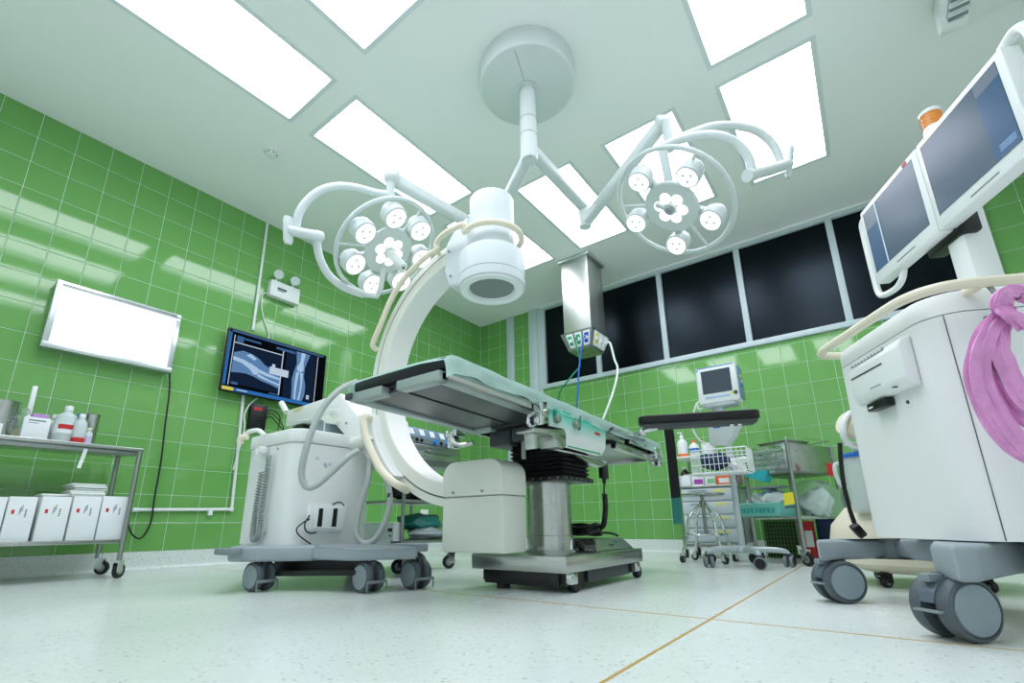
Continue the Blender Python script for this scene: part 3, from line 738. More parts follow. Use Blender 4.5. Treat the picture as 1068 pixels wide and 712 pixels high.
# control pad fixed on the right face of the body
xf = bmx1
A_ = [at(x, y, X=xf+.03) for x, y in ((324, 525), (363, 525.5), (358, 555), (320.5, 553.5))]
pdm = part('foot_pedal_cradle', prism(nb(), A_, (-.03, 0, 0), .006), WHITE, t)
part('foot_pedal', prism(nb(), [p+V((.02, 0, 0)) for p in (A_[0].lerp(A_[2], .1), A_[1].lerp(A_[3], .1), A_[2].lerp(A_[0], .1), A_[3].lerp(A_[1], .1))], (-.02, 0, 0), .005), PAPER, t)
for x, y in ((334, 541), (349, 541)): part('strap', prism(nb(), [at(x+dx, y+dy, X=xf+.052) for dx, dy in ((-.8, -11), (3.4, -11), (1.6, 8), (-3.2, 8))], (-.004, 0, 0)), BLACK, t)
part('loose_cable', T([at(x, y, X=xf+.03) for x, y in ((323, 541), (316, 545), (309.5, 551), (311, 557), (318, 563), (324, 567))], .0035), BLACK, t)
part('loose_cable', T([at(x, y, X=xf+.04) for x, y in ((323, 537), (318, 546), (319, 553), (324, 556), (330, 555))], .0035), BLACK, t)
part('loose_cable', T([at(x, y, X=xf+.03) for x, y in ((347, 526), (351, 524), (356, 524), (359, 527))], .0035), BLACK, t)
# faint marks on the body
bm = nb()
for x, y in ((331, 478), (339, 484), (344, 484), (345, 493), (340, 486)):
    p = at(x, y, X=xf+.0006); box(bm, xf, xf+.0008, p.y-.008, p.y+.008, p.z-.008, p.z+.008)
part('faint_marks', bm, mat('faint_blue_mark', '#b9cad6', .6), bd)
# grey base with sloping legs
zb, zt = .137, .2
def base_pts(z): return [at(250, 586, Z=.133).xy, at(325, 584.6, Z=.133).xy]
A1 = V((1.79, -3.985)); 
outline = [(1.73, -3.925), (1.80, -3.985), (1.875, -3.96), (2.10, -3.745), (2.10, -3.42), (1.9, -3.1), (1.6, -3.02), (1.47, -3.1), (1.46, -3.4), (1.50, -3.78)]
part('base', prism(nb(), [(x, y, zb-.005) for x, y in outline], (0, 0, .068), .014, 3), GREY, t)
leg = [(2.08, -3.735, .2), (2.08, -3.40, .2), (2.40, -3.37, .186), (2.50, -3.45, .184), (2.36, -3.67, .184), (2.30, -3.70, .184)]
bm = nb(); top = [bm.verts.new(p) for p in leg]; bot = [bm.verts.new((p[0], p[1], zb)) for p in leg]
bm.faces.new(top); bm.faces.new(bot[::-1])
for i in range(6): bm.faces.new((top[i], bot[i], bot[(i+1) % 6], top[(i+1) % 6]))
bmesh.ops.bevel(bm, geom=bm.edges[:], offset=.008, segments=2, affect='EDGES', clamp_overlap=True)
part('base_leg', bm, GREY, t)
leg2 = [(1.9, -3.14), (2.06, -3.06), (2.08, -2.97), (1.98, -2.92), (1.8, -2.98)]
part('base_leg', prism(nb(), [(x, y, zb) for x, y in leg2], (0, 0, .047), .01), GREY, t)
part('cross_bar', T([(1.88, -3.83, .075), (2.33, -3.63, .085)], .014, n=8), BLACK, t)
part('cross_bar', box(nb(), -.25, .25, -.05, .05, .06, .13, M=Matrix.Translation((2.0, -3.60, 0)) @ Matrix.Rotation(.45, 4, 'Z')), BLACK, t)
part('rear_bumper', B(-.08, .08, -.03, .03, .165, .195, .008, M=Matrix.Translation(at(238, 575, Z=.18)) @ Matrix.Translation((0, 0, -.18))), MIDGREY, t)
def twin(par, p, yaw, d=.135, wd=.03, gap=.03, brake='bar', name='caster', disc=None, top=None):
    R = d/2; M = Matrix.Translation((p[0], p[1], 0)) @ Matrix.Rotation(yaw, 4, 'Z')      # axle along local Y
    top = top or d+.012
    c = part(name, box(box(nb(), -R*.45, R*.55, -gap*.5, gap*.5, R*.5, d+.004, .006, M=M), -.022, .022, -.022, .022, d*.9, top, M=M), DARKGREY, par)
    for s in (-1, 1):
        y = s*(gap/2+wd/2)
        Mw = M @ Matrix.Translation((0, y, R)) @ Matrix.Rotation(PI/2*s*-1, 4, 'X')
        part('wheel', lathe(nb(), [(0, -wd/2), (R*.82, -wd/2), (R*.97, -wd/2+.004), (R, -wd/4), (R, wd/4), (R*.97, wd/2-.004), (R*.86, wd/2), (R*.84, wd/2-.003), (0, wd/2-.003)], 36, Mw), TYRE if disc is None else MIDGREY, c)
        part('wheel_disc', lathe(nb(), [(0, wd/2-.003), (R*.8, wd/2-.003), (R*.78, wd/2+.002), (R*.3, wd/2+.004), (0, wd/2+.003)], 32, Mw), disc or WHEELDISC, c)
    if brake == 'bar':
        hw = gap/2+wd*1.1
        bm = box(nb(), R*.98, R*1.08, -hw, hw, R*.62, R*.82, .002, M=M)
        for q in (-1, 1): box(bm, R*.99, R*1.05, q*hw-.003, q*hw+.003, R*.1, R*.75, M=M)
        part('brake_bar', bm, MIDGREY, c)
    elif brake == 'fender':
        bm = prism(nb(), [(R*math.cos(a)*1.04, -gap*.62, R+R*math.sin(a)*1.04) for a in [(.05+.11*k)*PI for k in range(6)]]+[(R*.55*math.cos(a), -gap*.62, R+R*.55*math.sin(a)) for a in [(.6-.11*k)*PI for k in range(6)]], (0, gap*1.24, 0), .003, M=M)
        part('brake_fender', bm, mat('slate_plastic', '#5d6a75', .4), c)
        part('brake_lever', box(nb(), R*.9, R*1.22, -gap*.9, gap*1.3, R*.88, R*.96, .003, M=M), MIDGREY, c)
        part('brake_pad', box(nb(), R*.35, R*.95, -gap*.55, gap*.55, R*1.8, R*2.08, .006, M=M), MIDGREY, c)
    return c
for (x, y), yaw in (((1.875, -3.86), .1), ((2.345, -3.60), -.05), ((2.43, -3.39), -.1), ((1.98, -2.99), .1), ((1.62, -3.12), .2)):
    twin(t, (x, y), yaw, .13, .034, .028, top=.14)

# ================================================================== OPERATING TABLE
t = thing('operating_table', 'stainless operating table on a pedestal, black mattress, standing under the surgical light', 'operating table', (2.885, -2.9, 0))
OT = t
part('base_cover', B(2.62, 3.148, -3.207, -2.36, .083, .152, .004), STEEL, t)
bf = part('base_frame', prism(nb(), [(2.66, -3.165, .082), (2.66, -2.4, .082), (3.12, -2.4, .082), (3.12, -2.52, .082), (3.12, -2.52, .082), (3.12, -3.165, .082)], (0, 0, -.05), 0), BLACK, t)
part('side_skirt', B(3.121, 3.133, -2.985, -2.53, .03, .082, .002), DARKGREY, t); part('side_skirt', B(3.121, 3.135, -2.49, -2.39, .035, .082, .002), DARKGREY, t)
part('front_skirt', B(2.68, 3.09, -3.18, -3.166, .022, .082, .002), BLACK, t)
for x, y in ((2.77, -3.15), (2.76, -2.45)): part('foot', lathe(nb(), [(0, 0), (.032, 0), (.032, .02), (.02, .022), (.02, .045), (0, .045)], 20, Matrix.Translation((x, y, 0))), RUBBER, t)
for x, y in ((3.125, -3.135), (3.125, -2.43)):
    c = part('caster', B(x-.012, x+.022, y-.03, y+.03, .035, .082, .006), CHROME, t)
    part('wheel', lathe(nb(), [(0, -.016), (.03, -.016), (.034, -.01), (.034, .01), (.03, .016), (0, .016)], 24, Matrix.Translation((x-.004, y+.035, .034)) @ Matrix.Rotation(PI/2, 4, 'Y')), RUBBER, c)
CXY = V((2.885, -2.905, 0))
cm = part('column', lathe(nb(), [(.117, .152), (.117, .232), (.114, .234), (.114, .50), (0, .50)], 48, Matrix.Translation(CXY)), STEEL, t)
part('column_ring', lathe(nb(), [(.128, .152), (.126, .162), (.117, .164), (.117, .152)], 40, Matrix.Translation(CXY)), STEELD, cm)
bm = nb(); n = 9
rings = []
for i in range(n*2+1):
    z = .515+i*.0105; e = .0 if i % 2 else .014
    pl = rrect(2.745-e, 3.045+e, -3.04-e, -2.76+e, .03, 3); rings.append([bm.verts.new((x, y, z)) for x, y in pl])
for a, b in zip(rings, rings[1:]):
    for k in range(len(a)): bm.faces.new((a[k], a[(k+1) % len(a)], b[(k+1) % len(a)], b[k]))
bm.faces.new(rings[0][::-1]); bm.faces.new(rings[-1])
bl = part('bellows', bm, RUBBER, t, ang=20)
part('bellows_flange', B(2.725, 3.065, -3.06, -2.74, .492, .514, .004), BLACK, bl)
bm = nb()
for i in range(7): lathe(bm, [(0, 0), (.005, 0), (.004, .004), (0, .005)], 8, frame_z((2.75+i*.048, -3.061, .503), (0, -1, 0)))
for i in range(6): lathe(bm, [(0, 0), (.005, 0), (.004, .004), (0, .005)], 8, frame_z((3.066, -3.03+i*.05, .503), (1, 0, 0)))
part('flange_screws', bm, STEELD, bl)
part('head_block', B(2.74, 3.05, -3.05, -2.7, .7, .775, .01), BLACK, t)
# --- table top, slightly head-up: zt(y) is the top of the mattress
YN, YFAR = -3.925, -1.86; TX0, TX1 = 2.578, 3.125
def ztop(y): return .868-.0285*(y-YN)
SL_ = -.0285
def tbox(x0, x1, y0, y1, d0, d1, bev=0., bm=None):
    bm = bm or nb(); t_ = B(x0, x1, y0, y1, -d1, -d0, bev)
    for v in t_.verts: v.co.z += ztop(v.co.y)
    return merge(bm, t_)
part('mattress', tbox(TX0+.008, TX1-.012, YN, YFAR+.1, .004, .05, .012), PAD, t)
fr_ = part('top_frame', tbox(TX0+.02, TX1-.03, YN+.03, -3.12, .052, .06), DARKPANEL, t)
# grey-white border tubes of the head section
part('border', tbox(TX0, TX0+.05, YN+.0, -3.16, .056, .092, .006), BORDER, t)
part('border', tbox(TX1-.075, TX1-.032, YN+.0, -3.1, .056, .092, .006), BORDER, t)
part('border', tbox(TX0, TX0+.2, YN-.01, YN+.045, .054, .092, .006), BORDER, t)
part('border', tbox(TX1-.26, TX1-.032, YN-.01, YN+.045, .054, .092, .006), BORDER, t)
part('border', tbox(TX0, TX0+.16, -3.2, -3.15, .056, .098, .006), BORDER, t)
part('under_panel', tbox(TX0+.05, TX0+.265, YN+.03, -3.14, .07, .08), DARKPANEL, t)
part('under_panel', tbox(TX0+.275, TX1-.075, YN+.03, -3.12, .07, .08), DARKPANEL, t)
part('seam_strip', tbox(TX0+.264, TX0+.276, YN+.0, -3.13, .062, .084), BLACK, t)
part('end_bar', tbox(TX0-.02, TX0+.02, YN-.02, YN+.05, .056, .082, .004), DARKGREY, t)
part('rear_panel', tbox(TX0+.04, TX1-.05, -3.12, YFAR, .06, .075), DARKPANEL, t)
part('rear_beam', tbox(TX0+.05, TX1-.06, -2.5, YFAR+.02, .075, .10, .004), STEELD, t)
# side rails
part('side_rail', tbox(TX1-.03, TX1-.004, YN+.02, -2.42, .052, .088, .003), STEEL, t)
part('side_rail', tbox(TX0-.02, TX0-.002, YN+.1, -1.95, .055, .085, .003), STEEL, t)
part('side_rail', tbox(TX1-.01, TX1+.006, -2.36, -1.92, .045, .075, .003), STEEL, t)
part('rear_side_bar', tbox(TX1-.06, TX1-.02, -2.5, YFAR, .085, .125, .004), STEEL, t)
part('rear_cross_bar', tbox(TX0, TX1-.02, YFAR-.03, YFAR+.02, .07, .12, .004), STEEL, t)
# machinery under the top
part('tilt_block', B(2.66, 2.80, -3.12, -2.95, .68, .775, .008), DARKGREY, t); part('tilt_block', B(2.82, 2.96, -3.14, -2.9, .69, .775, .008), DARKGREY, t)
part('tilt_frame', B(2.72, 3.1, -3.2, -2.55, .755, .80, .01), BLACK, t)
part('ram', Cy((2.87, -3.1, .6), (2.87, -3.1, .70), .014, n=12), STEELD, t)
part('ram', Cy((2.93, -3.0, .6), (2.93, -3.0, .72), .02, n=12), STEELD, t)
k_ = at(474, 455, Y=-3.15)
part('rail_clamp', box(box(nb(), k_.x-.02, k_.x+.06, -3.2, -3.12, k_.z-.01, k_.z+.03, .006), k_.x-.015, k_.x+.03, -3.19, -3.13, k_.z-.07, k_.z, .006), CHROME, t)
part('clamp_knob', lathe(nb(), [(0, 0), (.02, 0), (.024, .01), (.02, .02), (0, .022)], 14, frame_z((k_.x-.02, -3.16, k_.z+.01), (-1, 0, 0))), STEELD, t)
part('curved_handle', T([(k_.x+.02, -3.2, k_.z-.0), (k_.x+.06, -3.22, k_.z-.05), (k_.x+.12, -3.22, k_.z-.07), (k_.x+.18, -3.2, k_.z-.06)], .014), STEEL, t)
# side panel of the pedestal head: base colour grades from white up to teal
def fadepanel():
    m = bpy.data.materials.new('teal_fade_panel'); m.use_nodes = True; nt = m.node_tree; p = nt.nodes['Principled BSDF']; L = nt.links
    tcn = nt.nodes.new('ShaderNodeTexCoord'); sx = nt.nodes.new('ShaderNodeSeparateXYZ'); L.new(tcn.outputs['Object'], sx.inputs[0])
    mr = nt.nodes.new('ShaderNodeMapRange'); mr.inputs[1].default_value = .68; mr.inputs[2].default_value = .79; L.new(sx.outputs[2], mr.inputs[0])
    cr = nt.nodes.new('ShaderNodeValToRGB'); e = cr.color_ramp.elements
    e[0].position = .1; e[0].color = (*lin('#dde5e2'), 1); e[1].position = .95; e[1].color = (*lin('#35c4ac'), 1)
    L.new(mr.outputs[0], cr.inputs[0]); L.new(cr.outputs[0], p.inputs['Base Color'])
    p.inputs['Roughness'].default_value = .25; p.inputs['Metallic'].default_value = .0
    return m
XP = 3.135
def yz(pts, x=XP): return [at(px, py, X=x) for px, py in pts]
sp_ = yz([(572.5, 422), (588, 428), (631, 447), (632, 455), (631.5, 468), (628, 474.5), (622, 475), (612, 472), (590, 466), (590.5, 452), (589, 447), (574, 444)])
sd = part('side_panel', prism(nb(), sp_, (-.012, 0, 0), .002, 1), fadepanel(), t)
part('green_stripe', prism(nb(), yz([(592, 464.3), (627, 472.6), (626, 474), (592, 465.6)], XP+.0008), (-.001, 0, 0)), mat('green_stripe', '#1f9a66', .4), sd)
part('red_mark', prism(nb(), yz([(620.5, 450), (626, 452), (626, 454.6), (620.5, 452.6)], XP+.0008), (-.001, 0, 0)), RED, sd)
for x, y in ((579, 437), (599, 443)):
    part('knob', lathe(nb(), [(0, 0), (.018, 0), (.020, .006), (.018, .022), (.012, .026), (0, .027)], 18, frame_z(at(x, y, X=XP), (1, 0, 0))), mat('worn_knob', '#9aa394', .4, .7), sd)
part('slot_handle', Cy(at(605, 434, X=XP+.006), at(604.5, 448, X=XP+.006), .006, n=8), TEALB, sd)
part('pin', Cy(at(579, 428, X=XP+.008), at(579, 434, X=XP+.008), .008, n=8), TEALB, sd)
cl_ = part('rail_clamp', prism(nb(), yz([(564, 418), (571, 419), (572, 441), (565, 443)], XP+.03), (-.04, 0, 0), .003), CHROME, t)
part('clamp_screw', lathe(nb(), [(0, 0), (.014, 0), (.014, .02), (0, .02)], 10, frame_z(at(568, 430, X=XP+.03), (1, 0, 0))), STEEL, cl_)
part('clamp_hook', T(yz([(556, 430), (551.5, 434), (551, 441), (555, 445), (560, 441)], XP), .008), CHROME, t)
part('bent_bracket', prism(nb(), yz([(557, 446), (589, 448), (590.5, 452), (590.5, 465), (587, 468), (582, 466), (580, 459), (577, 454.5), (570, 452), (557, 450)], XP+.05), (-.09, 0, 0), .003), STEEL, t)
part('bracket_post', prism(nb(), yz([(556, 447), (564, 448), (564, 467), (558, 468)], XP+.03), (-.05, 0, 0), .003), STEEL, t)
part('long_rod', T(yz([(570, 467), (605, 474), (632, 482)], XP-.02), .006, sm=False), CHROME, t)
part('long_bracket', prism(nb(), yz([(602, 474), (630, 483), (634, 484), (628, 487), (610, 480)], XP), (-.05, 0, 0), .003), STEEL, t)
part('release_lever', T(yz([(634, 449), (641, 447), (660, 455), (672, 459)], XP), .009), CHROME, t)
part('end_clamp', box(box(nb(), TX1-.03, TX1+.03, -2.0, -1.93, ztop(-1.95)-.12, ztop(-1.95)-.05, .005), TX1-.05, TX1+.01, -1.9, -1.85, ztop(-1.9)-.16, ztop(-1.9)-.08, .004), CHROME, t)
# connector box on the rear of the base
cbm = prism(nb(), [(2.70, 0, .152), (2.70, 0, .20), (2.72, 0, .215), (3.02, 0, .215), (3.105, 0, .165), (3.105, 0, .152)], (0, .36, 0), .004)
cbm = nb(); hb = [(2.72, -2.79, .152), (3.09, -2.79, .152), (3.11, -2.38, .152), (2.72, -2.38, .152)]; ht_ = [(2.74, -2.74, .212), (3.05, -2.74, .212), (3.07, -2.44, .212), (2.74, -2.42, .212)]
vb = [cbm.verts.new(p) for p in hb]; vt = [cbm.verts.new(p) for p in ht_]
cbm.faces.new(vb[::-1]); cbm.faces.new(vt)
for i in range(4): cbm.faces.new((vb[i], vb[(i+1) % 4], vt[(i+1) % 4], vt[i]))
bmesh.ops.bevel(cbm, geom=cbm.edges[:], offset=.004, segments=2, affect='EDGES')
cn = part('connector_box', cbm, STEEL, t)
for x in (2.93, 2.985): part('plug', lathe(nb(), [(0, 0), (.018, 0), (.018, .03), (.010, .045), (0, .045)], 14, frame_z((x, -2.765, .182), (0, -1, .3))), BLACK, cn)
part('printed_mark', B(3.092, 3.0935, -2.6, -2.57, .185, .2), TEALB, cn)
# arm board clamped to the far end
za = .868
abp = [at(668, 436, Z=za), at(677, 433.5, Z=za), at(777, 424.5, Z=za), at(784, 428, Z=za), at(785, 432, Z=za), at(779, 436.5, Z=za), at(700, 446.5, Z=za), at(670, 447, Z=za)]
def hull2(pts): return pts
L_ = V((3.19, -2.36, 0)); R_ = V((3.79, -2.10, 0)); dv = (R_-L_).normalized(); pv = V((-dv.y, dv.x, 0))
Mab = Matrix(((dv.x, pv.x, 0, L_.x), (dv.y, pv.y, 0, L_.y), (0, 0, 1, 0), (0, 0, 0, 1)))
abl = (R_-L_).length
part('arm_board', prism(nb(), [(x, y, .845) for x, y in rrect(0, abl, -.075, .075, .05, 5)], (0, 0, .045), .014, 3, M=Mab), PAD, t)
part('arm_board_tray', B(.03, abl-.02, -.06, .06, .822, .846, .006, M=Mab), DARKGREY, t)
part('arm_board_bolt', box(box(nb(), abl-.16, abl-.14, -.03, -.01, .81, .824, M=Mab), abl-.12, abl-.10, -.03, -.01, .81, .824, M=Mab), CHROME, t)
part('arm_board_bracket', T([V((3.10, -2.30, .80)), V((3.16, -2.33, .80)), V((3.22, -2.34, .815)), V((3.28, -2.31, .83))], .016, n=10), CHROME, t)
part('arm_board_clamp', lathe(nb(), [(0, -.02), (.025, -.02), (.028, 0), (.025, .02), (0, .02)], 16, Matrix.Translation((3.2, -2.335, .805))), CHROME, t)

# drape over the mattress
def drape():
    bm = nb(); nu, nv = 40, 110
    # u across the table (0 left edge .. 1 right edge incl. overhang), v along it
    def fn(s, v):
        y = YN-.014+v*(YFAR+.06-YN)
        wv = .003*math.sin(v*38+s*5)+.002*math.sin(v*71-s*9)
        wR = .069+.003*math.sin(v*23)+.003*math.sin(v*47+1)     # how far it hangs down
        if v > .75: wR += .03*(v-.75)/.25
        if s < .1:
            k = 1-s/.1; x = TX0-.004-.006*k; dz = -.045*k
        elif s > .82:
            k = (s-.82)/.18; x = TX1-.006+.014*math.sin(k*1.57)+k*(.004+.004*math.sin(v*52+k*5)+.003*math.sin(v*83-k*4)); dz = -wR*k**1.25
        else:
            k = (s-.1)/.72; x = TX0-.004+(TX1-TX0)*k; dz = .008*math.sin(k*PI)
        ed = -.030*(1-v/.02) if v < .02 else 0
        return V((x, y-(.004 if v < .02 else 0), ztop(y)+.006+dz+wv*(1 if .1 < s < .82 else .5)+ed))
    grid_sheet(bm, fn, nu, nv)
    return bm
dr = solo('table_drape', drape(), DRAPE, 'pale teal sheet draped over the operating table mattress', 'sheet')

# hand control hanging under the table and its coiled lead
t = thing('hand_control', 'black hand control hanging below the far side of the operating table', 'remote control', at(630, 498, X=3.05))
hz = at(630, 486, X=3.05); hb_ = at(630, 499, X=3.05)
part('handset', box(nb(), 3.03, 3.06, hz.y-.035, hz.y+.035, hb_.z, hz.z+.02, .006), BLACK, t)
part('strain_relief', Cy((3.045, hz.y, hb_.z-.03), (3.045, hz.y, hb_.z), .008, .012), BLACK, t)
part('lead', T([(3.045, hz.y, hb_.z-.03), at(630, 512, X=3.05), at(630.5, 516, X=3.05)], .005), BLACK, t)
part('coiled_cord', coil([at(630.5, 515, X=3.05), at(631.5, 530, X=3.05), at(630, 545, X=3.04), at(627, 550, X=3.0)], .011, .005, 26), BLACK, t)
# cable heap on the connector box
bm = nb(); rr = random.Random(5)
for k in range(9):
    cx0 = 2.86+rr.uniform(-.05, .06); cy0 = -2.6+rr.uniform(-.03, .03); a = .1+rr.uniform(-.03, .05); b = .08+rr.uniform(-.02, .03); z = .232+.006*k
    ph = rr.uniform(0, 6)
    tube(bm, [V((cx0+a*math.cos(i*.628+ph), cy0+b*math.sin(i*.628+ph), z+.008*math.sin(i*1.9+k))) for i in range(10)], .006, n=6, closed=True, res=4)
tube(bm, [(2.95, -2.55, .24), (3.03, -2.5, .235), (3.06, -2.47, .22)], .006, n=6)
solo('coiled_cable', bm, BLACK, 'heap of coiled black cable lying on the stainless connector box', 'cable')
# black strap with a teal end hanging from the arm board
x0 = at(701, 447, Z=.81)
sp2 = [at(x, y, D=3.0) for x, y in ((697, 446), (699, 460), (701, 480), (703, 500), (705, 519))]
def ribbon(pts, wd, th, side):
    bm = nb(); pts = smoothpts(pts, 5); n = len(pts)
    L = []
    for i, p in enumerate(pts):
        d = (pts[min(i+1, n-1)]-pts[max(i-1, 0)]).normalized(); s = (V(side)-d*d.dot(V(side))).normalized(); nn = d.cross(s)
        L.append([bm.verts.new(p+s*a*wd/2+nn*b*th/2) for a, b in ((-1, -1), (1, -1), (1, 1), (-1, 1))])
    for a, b in zip(L, L[1:]):
        for k in range(4): bm.faces.new((a[k], a[(k+1) % 4], b[(k+1) % 4], b[k]))
    bm.faces.new(L[0][::-1]); bm.faces.new(L[-1]); return bm
t = thing('arm_strap', 'black strap with a teal end hanging from the arm board', 'strap', sp2[-1])
part('strap', ribbon(sp2, .058, .006, RI), mat('black_webbing', '#17191b', .8, bump=.2, bscale=120), t)
part('strap_end', ribbon([at(x, y, D=3.0) for x, y in ((705, 519), (706, 532), (707, 546))], .055, .007, RI), TEALB, t, label='teal end of the strap')

# ================================================================== CEILING PENDANT WITH GAS OUTLETS
px0, px1, py0, py1 = 1.885, 2.205, -.865, -.515
t = thing('ceiling_pendant', 'square stainless steel column hanging from the ceiling with gas outlets at its foot', 'pendant', (2.045, -.69, 2.05))
part('ceiling_flange', B(px0-.03, px1+.03, py0-.03, py1+.03, H-.035, H-.001, .006), ALU, t)
part('column', B(px0, px1, py0, py1, 2.24, H-.034, .003), mat('pendant_steel', '#c6cac6', .36, .9, vary=.06, vscale=5, brushed=True), t)
zb0 = 2.045; zb1 = 2.235
o0 = [(px0-.03, py0-.03), (px1+.03, py0-.03), (px1+.03, py1+.03), (px0-.03, py1+.03)]; o1 = [(px0+.03, py0+.03), (px1-.03, py0+.03), (px1-.03, py1-.03), (px0+.03, py1-.03)]
bm = nb(); va = [bm.verts.new((*p, zb1)) for p in o0]; vb = [bm.verts.new((*p, zb0)) for p in o1]
bm.faces.new(va); bm.faces.new(vb[::-1])
for i in range(4): bm.faces.new((va[i], va[(i+1) % 4], vb[(i+1) % 4], vb[i]))
ob = part('outlet_box', bm, STEELD, t, smooth=False)
def on_face(u, v, out=0.):     # front (-Y) sloped face
    z = zb1+(zb0-zb1)*v; e = .03-.06*v
    xa, xb = px0-e, px1+e; return V((xa+(xb-xa)*u, py0-e-out, z-out*.3))
def on_side(u, v, out=0.):
    z = zb1+(zb0-zb1)*v; e = .03-.06*v
    ya, yb2 = py0-e, py1+e; return V((px1+e+out, ya+(yb2-ya)*u, z-out*.3))
GL = mat('outlet_green', '#2fa06e', .4); BLU = mat('outlet_blue', '#2a49b8', .4)
for f, u0, u1, mm in ((on_face, .16, .36, GL), (on_face, .44, .64, GL), (on_face, .72, .93, BLU), (on_side, .12, .34, YELLOW), (on_side, .42, .62, PAPER), (on_side, .7, .9, PAPER)):
    pl_ = part('outlet_plate', prism(nb(), [f(u0, .1), f(u1, .1), f(u1, .85), f(u0, .85)], f(0, 0, .012)-f(0, 0, 0)), PAPER, ob)
    um = (u0+u1)/2; d = (u1-u0)*.33
    part('outlet_marking', prism(nb(), [f(um-d, .22, .0122), f(um+d, .22, .0122), f(um+d, .72, .0122), f(um-d, .72, .0122)], f(0, 0, .003)-f(0, 0, 0)), mm, ob)
    part('outlet_socket', lathe(nb(), [(0, 0), (.02, 0), (.018, .012), (0, .012)], 14, frame_z(f(um, .47, .015), f(0, 0, 1)-f(0, 0, 0))), PAPER, ob)
bm = nb()
for x, y in ((.25, .3), (.5, .25), (.45, .65), (.75, .6)):
    xx = px0+.03+(px1-px0-.06)*x; yy = py0+.03+(py1-py0-.06)*y; box(bm, xx-.022, xx+.022, yy-.012, yy+.012, zb0-.002, zb0)
part('red_markings', bm, mat('rust_red_label', '#a8503c', .6), ob)
p0 = on_face(.54, .5, .03); gp = [on_face(.54, .45, .02), on_face(.5, .5, .06), at(605, 379, Y=-.93), at(598, 390, Y=-.98), at(590, 400, Y=-1.0), at(583, 412, Y=-1.0), at(582, 440, Y=-1.0), at(583, 500, Y=-1.0), at(584, 560, Y=-1.0), at(584, 571.5, Y=-1.0)]
solo('green_hose', T(gp, .0085), GREENH, 'green gas hose hanging from the pendant outlet box', 'hose')
bp = [on_face(.82, .45, .02), on_face(.80, .5, .06), at(605, 375, Y=-.95), at(603.5, 390, Y=-.98), at(602.5, 410, Y=-1.0), at(600, 440, Y=-1.0), at(593, 480, Y=-1.0), at(590, 540, Y=-1.0), at(590, 571.5, Y=-1.0)]
solo('blue_hose', T(bp, .0085), BLUEH, 'blue gas hose hanging straight down from the pendant outlet box', 'hose')
wp = [on_side(.8, .45, .02), on_side(.82, .4, .06), at(641, 375, Y=-.6), at(644, 383, Y=-.62), at(643, 395, Y=-.66), at(639, 410, Y=-.7), at(634, 424, Y=-.75), at(624, 446, Y=-.8), at(602, 474, Y=-.9), at(588, 500, Y=-.9), at(578, 540, Y=-.9), at(577, 570.5, Y=-.9)]
solo('white_hose', T(wp, .011), WHITE, 'white hose curving down from the side of the pendant outlet box', 'hose')

# ================================================================== LEFT SHELF CART AND WHAT STANDS ON IT
LX0, LX1, LY1, LY0 = .13, .56, -4.045, -5.35
ZT1, ZT2 = .775, .222
t = thing('shelf_cart', 'stainless two shelf cart on castors along the left wall', 'cart', (.345, -4.7, 0))
part('shelf', B(LX0-.01, LX1+.01, LY0, LY1+.01, ZT1-.022, ZT1, .003), STEEL, t)
part('shelf_rail', B(LX1-.03, LX1-.005, LY0, LY1-.02, ZT1-.05, ZT1-.022, .002), STEELD, t)
part('shelf', B(LX0, LX1, LY0, LY1, ZT2-.022, ZT2, .003), STEEL, t)
for x in (LX0, LX1):
    for y in (LY1-.005, LY0+.02):
        part('post', T([(x, y, .1), (x, y, ZT1-.018)], .0135, n=10), STEELD, t)
def caster1(par, p, d=.08, yaw=0, m=None, stem_top=.13):
    R = d/2; M = Matrix.Translation((p[0], p[1], 0)) @ Matrix.Rotation(yaw, 4, 'Z')
    bm = box(nb(), -R*.5, R*.55, .013, .017, R*.8, d+.012, M=M); box(bm, -R*.5, R*.55, -.017, -.013, R*.8, d+.012, M=M)
    box(bm, -R*.6, R*.6, -.018, .018, d+.008, d+.016, M=M); cyl(bm, M @ V((-R*.1, 0, d+.014)), M @ V((-R*.1, 0, stem_top)), .010, n=10)
    c = part('caster', bm, m or CHROME, par)
    Mw = M @ Matrix.Translation((R*.35, 0, R)) @ Matrix.Rotation(PI/2, 4, 'X')
    part('wheel', lathe(nb(), [(0, -.011), (R*.7, -.011), (R*.94, -.012), (R, -.006), (R, .006), (R*.94, .012), (R*.7, .011), (0, .011)], 28, Mw), RUBBER, c)
    part('wheel_hub', lathe(nb(), [(0, -.0125), (R*.55, -.0125), (R*.55, .0125), (0, .0125)], 20, Mw), STEELD, c)
    return c
caster1(t, (.15, -4.035), .085, .8); caster1(t, (.555, -4.05), .085, 2.3); caster1(t, (.15, -5.33), .085, .4); caster1(t, (.555, -5.33), .085, 1.)
